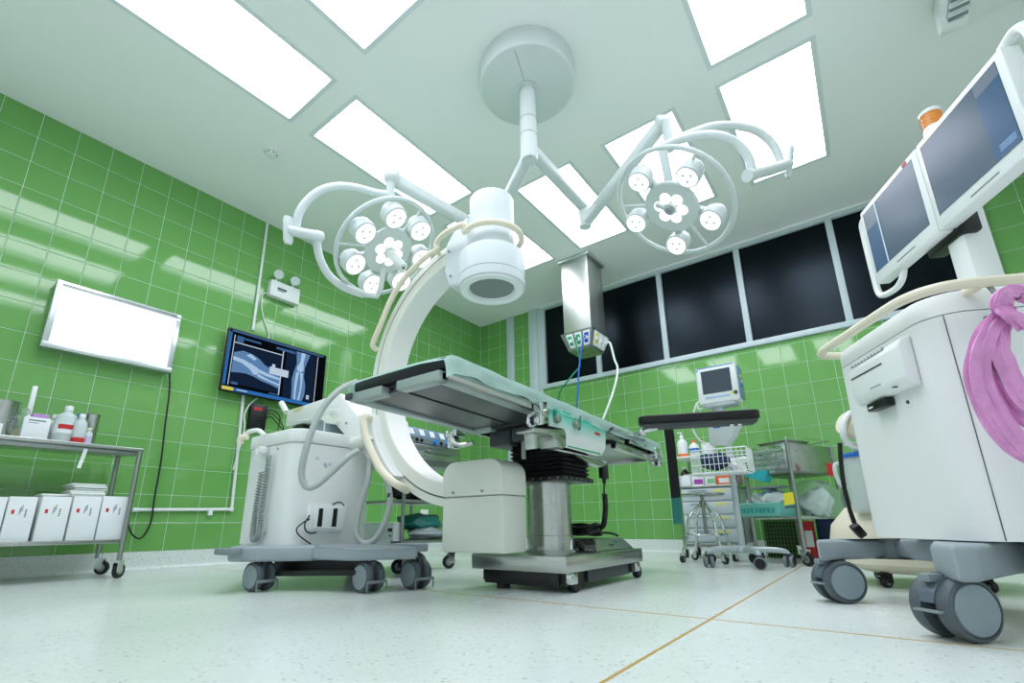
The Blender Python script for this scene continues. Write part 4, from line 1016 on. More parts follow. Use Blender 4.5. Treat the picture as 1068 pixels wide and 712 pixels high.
# --- top shelf
def on_top(px, x): return at(px, 455, X=x).y
zt = ZT1+.0005
def pot(name, label, cat, c, r, h, m, extra=None):
    t = thing(name, label, cat, c)
    part('wall', lathe(nb(), [(0, .001), (r*.95, .001), (r, .006), (r, h), (r+.004, h+.003), (r-.003, h+.003), (r-.003, .008), (0, .008)], 32, Matrix.Translation(c)), m, t)
    return t
X_ = .36
yy = at(2, 440, X=X_).y; hh = at(2, 419, X=X_).z-zt
t = pot('steel_pot', 'stainless pot at the left end of the cart top', 'pot', V((X_, yy-.015, zt)), .075, hh, STEEL)
part('white_label', B(X_+.045, X_+.076, yy-.06, yy-.0, zt+.0, zt+.08, .002), PAPER, t)
y_ = at(22, 445, X=.40).y
t = thing('plastic_bag', 'clear crumpled bag of beige pads between the steel pot and white box', 'bag', (.40, y_, zt))
part('film', blob(nb(), (.40, y_, zt+.075), (.05, .045, .09), 4, .25), FILM, t); part('pads', blob(nb(), (.40, y_, zt+.03), (.035, .032, .035), 8, .2), mat('beige_pads', '#c9bf98', .8), t)
ya, yb2 = at(21, 453, X=.47).y, at(50, 453, X=.47).y; hz = at(35, 434.5, X=.47).z
t = thing('white_carton', 'white carton with small print and purple flap, on the cart top', 'box', (.42, (ya+yb2)/2, zt))
part('carton', B(.37, .47, ya, yb2, zt, hz, .003), PAPER, t)
part('print', box(B(.47, .4705, ya+.02, yb2-.02, hz-.022, hz-.016), .47, .4705, ya+.02, yb2-.05, hz-.035, hz-.032), INK, t)
part('purple_flap', B(.38, .44, yb2-.08, yb2-.005, hz, hz+.028, .006), mat('lilac_card', '#b48cc6', .6), t)
part('open_flap', B(.40, .46, ya+.01, yb2-.09, hz, hz+.012, .003), WHITE, t)
a = at(28.5, 432, X=.40); b = at(37.5, 402.5, X=.36)
solo('plastic_strip', prism(nb(), [at(27, 432, X=.355), at(33, 432, X=.355), at(40, 402.5, X=.355), at(34.5, 402, X=.355)], (-.012, 0, 0), .002), WHITE, 'tall white strip of plastic sticking up behind the white carton', 'strip')
def bottle(name, label, c, r, h, body, cap, capm, band=None, bandm=None, neck=.35, group=None):
    t = thing(name, label, 'bottle', c, 0, group)
    part('body', lathe(nb(), [(0, 0), (r*.92, 0), (r, r*.12), (r, h*.62), (r*.9, h*.72), (r*neck*1.1, h*.82), (r*neck, h*.86), (r*neck, h*.9), (0, h*.9)], 24, Matrix.Translation(c)), body, t)
    part('cap', lathe(nb(), [(0, h*.87), (r*cap, h*.87), (r*cap, h*.985), (r*cap*.9, h), (0, h)], 18, Matrix.Translation(c)), capm, t)
    if band: part('label', lathe(nb(), [(r*1.005, h*band[0]), (r*1.012, h*band[0]), (r*1.012, h*band[1]), (r*1.005, h*band[1])], 24, Matrix.Translation(c)), bandm, t)
    return t
X_ = .42; c0 = at(65, 457, X=X_); h = at(69, 423, X=X_).z-zt
bt = bottle('large_bottle', 'large translucent bottle with red and white label on the cart top', V((X_, c0.y, zt)), abs(at(78, 450, X=X_).y-at(52, 450, X=X_).y)/2, h, FROST, .36, WHITE, (.25, .5), PAPER, .34)
r_ = abs(at(78, 450, X=X_).y-at(52, 450, X=X_).y)/2
bm = nb()
for i in range(8):
    a0_ = -.75+i*.19; a1_ = a0_+.19; rr_ = r_*1.03
    quad(bm, *[V((X_+rr_*math.cos(a), c0.y+rr_*math.sin(a), z)) for a, z in ((a0_, zt+h*.36), (a1_, zt+h*.36), (a1_, zt+h*.48), (a0_, zt+h*.48))])
bmesh.ops.remove_doubles(bm, verts=bm.verts, dist=1e-4)
part('red_print', bm, RED, bt)
c1 = at(54, 455, X=.36); bottle('small_bottle', 'small white bottle half hidden behind the large translucent bottle', V((.33, c1.y, zt)), .028, at(54, 432, X=.33).z-zt, WHITE, .6, WHITE)
c1 = at(79, 455, X=.36); bottle('blue_cap_bottle', 'white bottle with a bright blue cap beside the large bottle', V((.36, c1.y, zt)), .026, at(79, 430.5, X=.36).z-zt, WHITE, .6, BLUE)
c1 = at(81, 457, X=.47); bottle('red_band_bottle', 'small clear bottle with white cap and red lower band', V((.47, c1.y, zt)), .032, at(84, 431.5, X=.47).z-zt, FROST, .5, WHITE, (.03, .2), RED, .4)
c1 = at(93, 458, X=.38); r_ = .032; h = at(95, 432, X=.38).z-zt
t = pot('steel_beaker', 'tall steel beaker at the right end of the bottles', 'beaker', V((.36, c1.y, zt)), .034, h, STEEL)
part('forceps', T([(.36, c1.y-.02, zt+.02), (.365, c1.y-.03, zt+h+.05)], .004), STEELD, t)
c1 = at(91, 457, X=.46); bottle('vial', 'little vial with a lilac label in front of the steel beaker', V((.46, c1.y, zt)), .022, at(91, 446, X=.46).z-zt, FROST, .7, mat('cream_cap', '#e3e8c4', .5), (.1, .5), mat('lilac_label', '#c8bfe0', .6))
solo('hanging_tissue', ribbon([(.56, at(86, 472, X=.56).y+.012, .742), at(86, 478, X=.55), at(83.5, 484, X=.55), at(82, 488, X=.55)], .018, .004, (0, 1, 0)), TOWEL, 'scrap of white tissue hanging under the cart top', 'tissue')
# --- lower shelf: five white cartons with a red mark
zs_ = ZT2+.0005; XB = .545
bxs = [((-26, -.8), 'white carton with a red mark, cut by the left edge of the photo'), ((0, 31.5), 'white carton with a red mark, second from the left edge'),
       ((34.7, 67), 'white carton with a red mark, middle of the lower shelf row'), ((68.5, 98.8), 'white carton with a red mark, second from the right end, under the towels'), ((99.6, 129), 'white carton with a red mark, last at the right end of the shelf')]
for i, ((pa, pb), lb) in enumerate(bxs):
    ya = at(pa, 558, X=XB).y; yb2 = at(pb, 558, X=XB).y; h = at((pa+pb)/2+5, 517.5, X=XB).z
    dx = -.012 if i in (0, 1) else 0
    t = thing('white_carton', lb, 'box', (.4, (ya+yb2)/2, zs_), 0, None)
    part('carton', B(.22, XB+dx, ya+.002, yb2-.002, zs_, h, .002), PAPER, t)
    wv = yb2-ya
    part('red_mark', B(XB+dx, XB+dx+.0006, ya+wv*.18, ya+wv*.28, h-.092, h-.07), RED, t)
    bm = nb()
    for k in range(3): box(bm, XB+dx, XB+dx+.0006, ya+wv*(.44+.04*k), ya+wv*(.46+.04*k), h-.098+.01*k, h-.06+.008*k)
    for k in range(4): box(bm, XB+dx, XB+dx+.0006, ya+wv*.64, ya+wv*(.69+.01*(k % 2)), h-.108+.011*k, h-.101+.011*k)
    part('print', bm, INK, t)
    part('lid_line', B(XB+dx, XB+dx+.0005, ya+.004, yb2-.004, zs_+.012, zs_+.0135), mat('teal_edge', '#bcd9d6', .6), t)
ya, yb2 = at(71, 514, X=.40).y, at(106, 514, X=.40).y
zb_ = at(90, 517.5, X=XB).z+.001
rr = random.Random(9)
for k in range(6):
    j1, j2 = rr.uniform(-.012, .012), rr.uniform(-.012, .012)
    dz = .0125
    bm = B(.28+j2, .50+j2, ya+j1, yb2+j1*.6, zb_+k*dz, zb_+k*dz+dz-.001, .005, 3)
    for v in bm.verts: v.co.z += .002*math.sin(v.co.y*40+k)
    solo('folded_towel', bm, TOWEL, ['lowest', 'second', 'third', 'fourth', 'fifth', 'topmost'][k]+' folded white towel in the pile on the cartons', 'towel', 'pile of folded towels')
ya, yb2 = at(40, 515, X=.38).y, at(72, 515, X=.38).y
solo('folded_sheet', B(.28, .47, ya, yb2-.005, zb_, zb_+.012, .004), TOWEL, 'flat folded white cloth lying on the middle cartons left of the towel pile', 'cloth')

# ================================================================== INSTRUMENT SHELF BEHIND THE C-ARM
SX0, SX1, SY0, SY1 = 1.40, 1.84, -2.97, -2.50
t = thing('instrument_trolley', 'stainless three shelf trolley behind the C-arm carrying surgical devices', 'trolley', (1.62, -2.73, 0))
z1, z2, z3 = .195, .45, .695
for z in (z1, z2, z3): part('shelf', B(SX0, SX1, SY0, SY1, z-.02, z, .003), STEELD, t)
for x in (SX0+.01, SX1-.01):
    for y in (SY0+.01, SY1-.01): part('post', T([(x, y, .1), (x, y, z3-.002)], .012, n=10), STEELD, t)
for x, y in ((SX1-.01, SY1-.01), (SX1-.01, SY0+.01), (SX0+.01, SY1-.01), (SX0+.01, SY0+.01)): caster1(t, (x, y), .088, -2.05, None, .14)
# electrosurgical unit on its drawer base
def xface(pts, x): return [at(px, py, X=x) for px, py in pts]
t = thing('suction_device', 'grey steel device with drawer front, lower of the two behind the C-arm', 'medical device', (1.6, -2.72, z3+.001))
ya = at(424, 470, X=1.82).y; yb2 = at(480, 470, X=1.82).y; zt_ = at(424, 460, X=1.82).z
part('case', B(1.44, 1.82, ya, yb2, z3+.001, zt_, .008), STEELD, t)
part('drawer_front', B(1.82, 1.828, ya+.03, yb2-.03, z3+.03, zt_-.05, .004), STEEL, t)
part('drawer_pull', B(1.828, 1.85, ya+.16, yb2-.10, z3+.075, z3+.09, .004), STEELD, t)
part('red_label', B(1.82, 1.8215, ya+.03, ya+.07, zt_-.03, zt_-.018), RED, t)
t = thing('electrosurgical_unit', 'blue grey electrosurgical unit with two blue knobs, on top of the steel device', 'medical device', (1.6, -2.72, zt_+.001))
pa = [at(423, 456.5, X=1.80), at(468.5, 463, X=1.80), at(466, 454.5, X=1.78), at(420, 441, X=1.72)]
zz = zt_+.001; zc = zz+.095
pf = [(1.80, zz), (1.80, zz+.05), (1.765, zz+.12), (1.48, zz+.12), (1.46, zz)]
part('case', prism(nb(), [(x, ya+.01, z) for x, z in pf], (0, yb2-ya-.06, 0), .006), mat('blue_grey_case', '#5f7f96', .4), t)
part('front_panel', B(1.80, 1.806, ya+.02, yb2-.06, zz+.006, zz+.048, .002), MIDGREY, t)
for k, yk in enumerate((.60, .88)):
    y = ya+(yb2-ya)*yk*.86
    part('blue_knob', lathe(nb(), [(0, 0), (.017, 0), (.015, .022), (0, .024)], 16, frame_z((1.806, y, zz+.027), (1, 0, 0))), mat('bright_blue', '#2a8fe0', .35), t)
for k, yk in enumerate((.1, .22, .32, .74)):
    y = ya+(yb2-ya)*yk*.86
    part('socket', lathe(nb(), [(0, 0), (.013, 0), (.013, .005), (0, .005)], 14, frame_z((1.806, y, zz+.027), (1, 0, 0))), BLACK, t)
for k in range(4):
    y = ya+(yb2-ya)*(.14+.22*k)*.86; M = Matrix.Translation((1.7825, y, zz+.085)) @ Matrix.Rotation(1.107, 4, 'Y')
    part('display_label', B(-.025, .025, -.02, .025, .0, .0025, M=M), PAPER, t)
# tangled black cables on the middle shelf
bm = nb(); rr = random.Random(11)
for k in range(6):
    pts = [V((1.72+rr.uniform(-.1, .08), SY0+.02+rr.uniform(0, .34), z2+.012+rr.uniform(0, .11))) for _ in range(9)]
    tube(bm, pts, .008, n=6, res=4)
solo('tangled_cables', bm, BLACK, 'tangle of black cables on the middle shelf behind the C-arm', 'cable')
bm = blob(nb(), (1.70, SY0+.09, z2+.065), (.06, .07, .06), 21, .3); solo('black_bag', bm, PAD, 'black crumpled pouch on the middle shelf behind the C-arm', 'pouch')
solo('blue_pouch', B(1.6, 1.8, SY0+.25, SY0+.36, z2+.001, z2+.03, .01), NAVY, 'navy pouch lying flat on the middle shelf behind the C-arm', 'pouch')
# lower shelf
a = at(377, 560, X=1.82).y; b = at(410.5, 560, X=1.82).y
t = thing('white_device', 'white box with a dark display on the lower shelf behind the grey hose', 'medical device', (1.7, (a+b)/2, z1+.001))
hz = at(395, 545.5, X=1.82).z
bshift = max(0, a-(SY0+.004)); 
part('case', B(1.5, 1.82, max(a, SY0+.03), b, z1+.001, hz, .004), PAPER, t); part('display', B(1.82, 1.822, b-.05, b-.014, hz-.05, hz-.03), BLACK, t); part('dial', lathe(nb(), [(0, 0), (.006, 0), (.006, .004), (0, .004)], 10, frame_z((1.82, b-.03, hz-.075), (1, 0, 0))), INK, t)
bm = blob(nb(), (1.66, -2.66, z1+.115), (.14, .16, .06), 31, .14); solo('teal_bundle', bm, TEALB, 'dark teal cloth bundle on the lower shelf behind the C-arm', 'bundle')
bm = blob(nb(), (1.74, -2.66, z1+.037), (.09, .15, .048), 33, .16); solo('plastic_bag', bm, mat('grey_film', '#aab6b8', .25, bump=.6, bscale=22), 'grey crinkled plastic bag under the teal bundle', 'bag')
# C-arm hoses in front of the shelf (parts of the C-arm)
HG = mat('hose_grey', '#aeb8b2', .45)
part('hose', T([at(x, y, D=d) for x, y, d in ((372, 398, 2.62), (362, 402, 2.55), (350, 410, 2.48), (337, 425, 2.42), (327, 445, 2.36), (320, 465, 2.32), (315, 487, 2.3), (315.5, 500, 2.3), (321, 508, 2.3), (331, 505, 2.32), (345, 493, 2.36), (358, 481, 2.4), (366, 474, 2.44), (373, 470, 2.48))], .0165, n=12, res=6), HG, CA)
part('hose', T([at(x, y, D=d) for x, y, d in ((386, 478, 2.55), (384, 500, 2.52), (377, 525, 2.5), (372, 545, 2.48), (372, 558, 2.46), (379, 566, 2.45), (390, 563, 2.45), (400, 548, 2.46), (406, 528, 2.48), (406, 512, 2.5), (402, 498, 2.52), (394, 486, 2.54), (386, 479, 2.56))], .0155, n=12, res=6), HG, CA)
part('hose_clip', Cy(at(404.5, 516, D=2.495), at(407.5, 516.5, D=2.495), .019, n=12), INK, CA)

# ================================================================== MONITOR CART (right foreground)
u = V((-.46, .888, 0)).normalized(); v = V((u.y, -u.x, 0))
K = V((4.452, -3.325, 0))
MC = Matrix(((u.x, v.x, 0, K.x), (u.y, v.y, 0, K.y), (0, 0, 1, 0), (0, 0, 0, 1)))     # local: x away along the long face, y to the right
rz = math.atan2(u.y, u.x)
t = thing('monitor_cart', 'large white monitor cart on a grey wheeled base with two screens, right foreground', 'medical cart', (4.45, -3.0, 0))
MCT = t
def loc(x, y, z): return MC @ V((x, y, z))
ZB, ZTP = .232, .928
# body: rounded box, corner nearest the camera strongly rounded; slightly wider at the foot
def body_ring(z, g=0.):
    k = (z-ZB)/(ZTP-ZB); L = .60-.012*k+g; 
    return [loc(x, y, z) for x, y in rrect(-.0-g, L, .0-g-0.0, .60+g, .10, 8)]
bm = nb(); rings = [[bm.verts.new(p) for p in body_ring(z)] for z in (ZB, .4, .6, .856)]
for a, b in zip(rings, rings[1:]):
    for k in range(len(a)): bm.faces.new((a[k], a[(k+1) % len(a)], b[(k+1) % len(a)], b[k]))
bm.faces.new(rings[0][::-1]); bm.faces.new(rings[-1])
bdy = part('body', bm, SHELL, t)
bm = nb(); rings = [[bm.verts.new(p) for p in body_ring(z, g)] for z, g in ((.859, 0), (.896, 0), (.921, -.006), (.928, -.016))]
for a, b in zip(rings, rings[1:]):
    for k in range(len(a)): bm.faces.new((a[k], a[(k+1) % len(a)], b[(k+1) % len(a)], b[k]))
bm.faces.new(rings[0][::-1]); bm.faces.new(rings[-1])
part('top_cover', bm, SHELL, t)
sa = math.radians(37); sx_, sy_ = .10-.1005*math.cos(sa), .10-.1005*math.sin(sa)
part('seam_line', T([loc(sx_, sy_, ZB+.002), loc(sx_, sy_, .855)], .0012, n=6), DARKGREY, bdy)
for z in (.32, .83): part('screw', Cy(loc(0, .128, z), loc(-.004, .128, z), .007, n=10), STEELD, bdy)
# cream bumper rail round the top
rp = [(.60, .12), (.605, .05), (.58, -.025), (.50, -.052), (.3, -.052), (.12, -.052), (.03, -.045), (-.03, -.005), (-.055, .08), (-.055, .3), (-.055, .55)]
part('bumper_rail', T([loc(x, y, .916+.022*max(0, x)/.6) for x, y in rp], .0155, n=10, res=6), CREAM, t)
for y in (.10, .27):
    part('rail_mount', lathe(nb(), [(0, -.03), (.013, -.03), (.013, .03), (0, .03)], 14, frame_z(loc(-.03, y, .912), loc(-1, 0, 0)-loc(0, 0, 0))), CREAM, t)
    part('hook_rod', T([loc(-.045, y+.02, .912), loc(-.05, y+.03, .87), loc(-.03, y+.05, .78)] if y < .2 else [loc(-.045, y+.0, .905), loc(-.09, y+.0, .90), loc(-.10, y+.03, .88), loc(-.06, y+.1, .875)], .0065), STEELD, t)
# printer on the long face: a sloped slot unit
pr_ = [(-.001, 0.8350), (-.03, 0.8250), (-.042, 0.8000), (-.040, 0.7050), (-.026, 0.6780), (-.001, 0.6750)]
prt = part('printer', prism(nb(), [loc(.105, y, z) for y, z in pr_], loc(.40, 0, 0)-loc(.105, 0, 0), .006), WHITE, t)
part('slot', B(.20, .385, -.0435, -.0405, 0.7730, 0.7770, M=MC), BLACK, prt)
bm = B(.19, .39, -.04, -.036, 0.8090, 0.8170, M=MC)
part('printed_header', prism(nb(), [loc(.19, -.0345, 0.8170), loc(.385, -.0345, 0.8170), loc(.385, -.0305, 0.8265), loc(.19, -.0305, 0.8265)], loc(0, -.002, .001)-loc(0, 0, 0)), MIDGREY, prt)
rr = random.Random(2); bm = nb()
for k in range(9):
    x = .2+k*.02; box(bm, x, x+rr.uniform(.008, .014), -.0355, -.0335, 0.8190, 0.8255, M=MC)
part('header_marks', bm, PAPER, prt)
part('side_seam', B(.166, .175, -.0435, -.002, 0.6860, 0.6890, M=MC), INK, prt)
part('ink_line', B(.23, .29, -.0415, -.0400, 0.7130, 0.7170, M=MC), GREY, prt)
part('tray', B(.245, .345, -.034, -.002, 0.6460, 0.6730, .003, M=MC), BLACK, prt)
part('tray_print', B(.31, .335, -.0345, -.034, 0.6540, 0.6600, M=MC), PAPER, prt)
part('lock_plate', B(.17, .20, -.002, .001, 0.6260, 0.6560, M=MC), WHITE, t); part('lock', Cy(loc(.185, -.002, 0.6410), loc(.185, -.005, 0.6410), .006, n=10), INK, t)
# grey base: long outrigger and deep front block
zb, zt2 = .147, .224
o = [at(855, 584, Z=zb).xy, at(931.8, 581.6, Z=zb).xy]
p1 = at(856, 585, Z=zb); p2 = at(931.8, 582, Z=zb); p3 = at(985, 587, Z=zb)
q0 = at(976.6, 600, Z=zb); q1 = at(1000, 605, Z=zb); q2 = at(1026, 605, Z=zb); q3 = at(1066, 596.6, Z=zb)
far = loc(.62, .55, 0)
out1 = [(p1.x-.01, p1.y+.06), (p1.x, p1.y), (p2.x, p2.y), (p3.x+.0, p3.y), (4.62, -3.2), (4.9, -2.7), (4.3, -2.62), (4.08, -2.66)]
part('base', prism(nb(), [(x, y, zb) for x, y in out1], (0, 0, zt2-zb-.004), .012, 3), GREY, t)
out2 = [(p3.x-.01, p3.y+.06), (q0.x, q0.y), (q1.x, q1.y), (q2.x, q2.y), (q3.x, q3.y), (q3.x+.12, q3.y+.22), (4.58, -3.1)]
part('base_block', prism(nb(), [(x, y, zb-.006) for x, y in out2], (0, 0, zt2-zb+.010), .014, 3), GREY, t)
twin(t, (4.345, -3.335), .75+PI, .15, .04, .032, brake='fender', top=.156); twin(t, (4.072, -2.80), .62+PI, .146, .038, .032, brake='fender', top=.16)
twin(t, (4.86, -2.8), .5, .146, .04, .034, brake='fender', top=.16)
part('cable_loop', T([loc(-.02, .25, .14), loc(-.04, .2, .06), loc(-.02, .14, .03), loc(.02, .12, .06), loc(.03, .14, .14)], .016, n=8), BLACK, t)
# mast, screens and beacon
bl = V((4.401, -2.508, 1.307)); mid = V((4.585, -2.884, 1.303)); dm = (mid-bl); dm.z = 0; W1 = dm.length; dm.normalize(); nm = V((dm.y, -dm.x, 0))
if nm.dot(CAM-bl) < 0: nm = -nm
MM = Matrix(((dm.x, -nm.x, 0, bl.x), (dm.y, -nm.y, 0, bl.y), (0, 0, 1, 1.305), (0, 0, 0, 1)))   # x along the screens toward the camera, y back
HM = .37
mast = part('mast', B(.345, .435, .06, .15, -.46, .12, .015, M=MM), WHITE, t)
part('mast_bracket', B(.26, .46, .05, .11, -.03, .05, .01, M=MM), BLACK, t)
def scr_(x0, x1, swap):
    h = part('screen_housing', B(x0+.002, x1-.002, 0, .055, 0, HM, .008, M=MM), WHITE, t)
    part('housing_back', B(x0+.04, x1-.04, .05, .10, .04, HM-.04, .02, M=MM), WHITE, h)
    bx, bt_, bb = .03, .028, .05
    part('panel', B(x0+bx, x1-bx, -.0015, .004, bb, HM-bt_, M=MM), mat('dark_lcd', '#18222b', .22, spec=.35, emit='#5d788c', estr=.55), h)
    w_ = x1-x0-2*bx; hh = HM-bt_-bb
    if swap:   # picture area at the far side, blue menu toward the camera
        part('menu_area', B(x0+bx+w_*.74, x1-bx-.001, -.0028, -.0015, bb, bb+hh*.84, M=MM), mat('lcd_blue', '#14222e', .22, spec=.35, emit='#3c648a', estr=.75), h)
        part('info_area', B(x0+bx+w_*.74, x1-bx-.001, -.0028, -.0015, bb+hh*.84, bb+hh, M=MM), mat('lcd_grey', '#27313a', .22, spec=.35, emit='#8292a4', estr=.6), h)
        bm = nb()
        for k in range(4): box(bm, x1-bx-.07, x1-bx-.01, -.0032, -.0028, bb+.02+k*.006, bb+.0225+k*.006, M=MM)
        part('menu_text', bm, mat('lcd_text', '#6f8fb4', .3, emit='#7ea0cc', estr=.4), h)
    else:
        part('menu_area', B(x0+bx+.001, x0+bx+w_*.27, -.0028, -.0015, bb, bb+hh*.70, M=MM), MATS['lcd_blue'], h)
        part('info_area', B(x0+bx+.001, x0+bx+w_*.27, -.0028, -.0015, bb+hh*.70, bb+hh, M=MM), MATS['lcd_grey'], h)
        part('bright_strip', B(x0+bx+w_*.25, x0+bx+w_*.275, -.0032, -.0028, bb, bb+hh, M=MM), mat('lcd_strip', '#9fb0bd', .14, emit='#a9bccb', estr=.5), h)
    part('bezel_edge', B(x0+bx-.004, x0+bx, -.001, .002, bb-.003, HM-bt_+.003, M=MM), BLACK, h); part('bezel_edge', B(x0+bx, x1-bx, -.001, .002, HM-bt_, HM-bt_+.003, M=MM), BLACK, h)
    part('button_strip', B(x0+.17, x1-.13, -.002, .0, .018, .022, M=MM), MIDGREY, h)
    return h
mat('lcd_blue', '#14222e', .22, spec=.35, emit='#3c648a', estr=.75); mat('lcd_grey', '#27313a', .22, spec=.35, emit='#8292a4', estr=.6)
h1 = scr_(0, W1, False); part('red_logo', B(W1-.085, W1-.06, -.002, 0, HM-.022, HM-.008, M=MM), RED, h1)
h2 = scr_(W1, 2*W1, True)
part('grip_rail', T([MM @ V(p) for p in ((.05, .03, HM-.01), (-.02, .02, HM-.03), (-.035, .02, HM-.09), (-.035, .02, .06), (-.03, .02, -.02), (.0, .02, -.05), (.07, .03, -.055), (.12, .03, -.04), (.13, .04, .0))], .013, n=10), WHITE, t)
part('grip_rail', T([MM @ V(p) for p in ((2*W1-.03, .03, HM+.01), (2*W1+.03, .03, HM+.02), (2*W1+.06, .03, HM-.04), (2*W1+.06, .03, .1), (2*W1+.05, .03, 0))], .016, n=10), WHITE, t)
bc = MM @ V((W1+.045, .05, HM))
part('beacon_base', lathe(nb(), [(0, -.02), (.032, -.02), (.034, .03), (.03, .045), (0, .045)], 20, Matrix.Translation(bc)), WHITE, t)
bcn = part('beacon', lathe(nb(), [(0, .045), (.031, .045), (.031, .10), (0, .10)], 24, Matrix.Translation(bc)), AMBER, t, label='orange beacon lens')
bm = nb()
for k in range(5): torus(bm, .0312, .0018, Matrix.Translation(bc+V((0, 0, .052+k*.010))), 24, 5)
part('lens_ribs', bm, AMBER, bcn)
part('beacon_cap', lathe(nb(), [(0, .10), (.034, .10), (.034, .112), (.028, .118), (0, .118)], 24, Matrix.Translation(bc)), WHITE, t)
part('key_tray', B(-.02, .1, .25, .6, .931, .941, .003, M=MC), BLACK, t)

# pink plastic sheeting bundled over the hook
t = thing('pink_wrap', 'bundle of glossy pink plastic sheeting looped over the hook of the monitor cart', 'plastic wrap', loc(-.1, .42, .3))
PINK = mat('pink_film', '#e29bd2', .3, vary=.3, vscale=22, bump=.8, bscale=34, sss=.2)
def strand(pts, r, seed):
    rnd = random.Random(seed); P = smoothpts(pts, 8); bm = nb(); n = 30; m = len(P); rings = []
    ph = [rnd.uniform(0, 6) for _ in range(4)]
    for i in range(m):
        d = (P[min(i+1, m-1)]-P[max(i-1, 0)]).normalized(); a = (RI-d*d.dot(RI)).normalized(); b = d.cross(a); s = i/(m-1)
        rr_ = r(s)
        ring = []
        for k in range(n):
            q = 2*PI*k/n
            f = 1+.15*math.sin(5*q+ph[0]+s*2)+.13*math.sin(8*q+ph[1]-s*3)+.05*math.sin(13*q+ph[2]+s*9)+.04*math.sin(s*40+q*3+ph[3])
            ring.append(bm.verts.new(P[i]+(a*math.cos(q)+b*math.sin(q)*.6)*rr_*f))
        rings.append(ring)
    for a, b in zip(rings, rings[1:]):
        for k in range(n): bm.faces.new((a[k], a[(k+1) % n], b[(k+1) % n], b[k]))
    bm.faces.new(rings[0][::-1]); bm.faces.new(rings[-1]); return bm
dp = 1.07
def pk(*pts): return [at(x, y, D=d) for x, y, d in pts]
part('film_fold', strand(pk((1049, 318, dp), (1046, 330, dp-.01), (1033, 345, dp-.02), (1025, 362, dp-.02), (1021, 386, dp-.02), (1028, 413, dp-.02), (1043, 439, dp-.02), (1064, 464, dp-.02), (1090, 474, dp-.02), (1114, 455, dp-.02), (1122, 410, dp-.02), (1108, 350, dp-.02), (1085, 322, dp-.02)), lambda s: .017+.011*math.sin(s*PI)-.003*s, 1), PINK, t)
part('film_fold', strand(pk((1047, 322, dp), (1042, 345, dp-.02), (1041, 365, dp-.03), (1047, 382, dp-.03), (1057, 403, dp-.03), (1069, 418, dp-.03), (1088, 420, dp-.03), (1102, 395, dp-.03), (1098, 350, dp-.03), (1082, 324, dp-.03)), lambda s: .015+.006*math.sin(s*PI), 2), PINK, t)
part('film_fold', strand(pk((1042, 335, dp+.01), (1035, 365, dp+.01), (1035, 390, dp+.01), (1046, 411, dp+.01), (1060, 430, dp), (1080, 440, dp), (1104, 428, dp), (1112, 390, dp), (1100, 345, dp), (1084, 324, dp)), lambda s: .012+.005*math.sin(s*PI), 3), PINK, t)
part('film_knot', strand(pk((1045, 326, dp-.02), (1043, 315, dp-.03), (1052, 307, dp-.03), (1066, 306, dp-.03), (1082, 314, dp-.02)), lambda s: .013+.005*math.sin(s*PI), 4), PINK, t)
part('film_fold', strand(pk((1044, 320, dp-.03), (1055, 330, dp-.045), (1068, 338, dp-.045), (1082, 334, dp-.04), (1086, 322, dp-.03)), lambda s: .015, 5), PINK, t)

# ================================================================== SUCTION UNIT behind the monitor cart
sc = V((4.38, -2.02, 0))
t = thing('suction_unit', 'cream domed suction unit on castors with clear blue lidded jar, behind the monitor cart', 'suction unit', sc)
part('base_dome', lathe(nb(), [(0, .06), (.25, .06), (.34, .10), (.37, .18), (.35, .27), (.28, .35), (.18, .40), (.08, .42), (0, .42)], 48, Matrix.Translation(sc)), CREAM, t)
for a in (2.4, 4.0, 5.4, .8):
    caster1(t, (sc.x+.25*math.cos(a), sc.y+.25*math.sin(a)), .05, a, RUBBER, .075)
jc = at(900, 535, D=2.2); jt = at(897, 472, D=2.2); hj = jt.z-jc.z
cx, cy = 4.215, -2.27
part('jar', lathe(nb(), [(0, .0), (.066, .0), (.072, .008), (.085, hj*.95), (.082, hj*.95), (.068, .012), (0, .010)], 32, Matrix.Translation((cx, cy, jc.z))), JARP, t, label='clear suction jar')
part('jar_lid', lathe(nb(), [(.089, hj*.93), (.089, hj*.985), (.06, hj*1.03), (0, hj*1.04), (0, hj*.95), (.06, hj*.93)], 32, Matrix.Translation((cx, cy, jc.z))), BLUE, t, label='blue jar lid')
part('jar_fluid', lathe(nb(), [(0, .012), (.067, .012), (.071, hj*.3), (0, hj*.3)], 28, Matrix.Translation((cx, cy, jc.z))), mat('pale_fluid', '#cfe4e0', .3, alpha=.6), t)
part('jar_handle', T([(cx-.07, cy-.05, jc.z+hj*.85), (cx-.105, cy-.075, jc.z+hj*.8), (cx-.10, cy-.075, jc.z+hj*.5), (cx-.07, cy-.05, jc.z+hj*.42)], .009), FROST, t)
part('jar_spout', T([(cx, cy, jc.z+hj*1.02), (cx-.01, cy-.01, jc.z+hj*1.16), (cx-.05, cy-.03, jc.z+hj*1.18)], .012), FROST, t)
pb = at(887, 447, D=2.2)
part('pump_head', lathe(nb(), [(0, -.09), (.05, -.085), (.058, -.03), (.05, .06), (.035, .1), (0, .105)], 24, frame_z(pb+RI*.05, RI*.9-UP*.3)), CREAM, t)
tor = nb()
for k in range(2): torus(tor, .085-.004*k, .011, frame_z(pb+FW*(.012*k-.01)+RI*.02, -FW+RI*.35), 32, 8)
part('hose_coil', tor, WHITE, t)
part('stand_post', Cy((4.30, -2.16, .38), (4.30, -2.16, .78), .022, n=14), CREAM, t)
part('jar_bracket', B(4.2, 4.32, -2.24, -2.14, jc.z-.02, jc.z-.001, .006), CREAM, t)
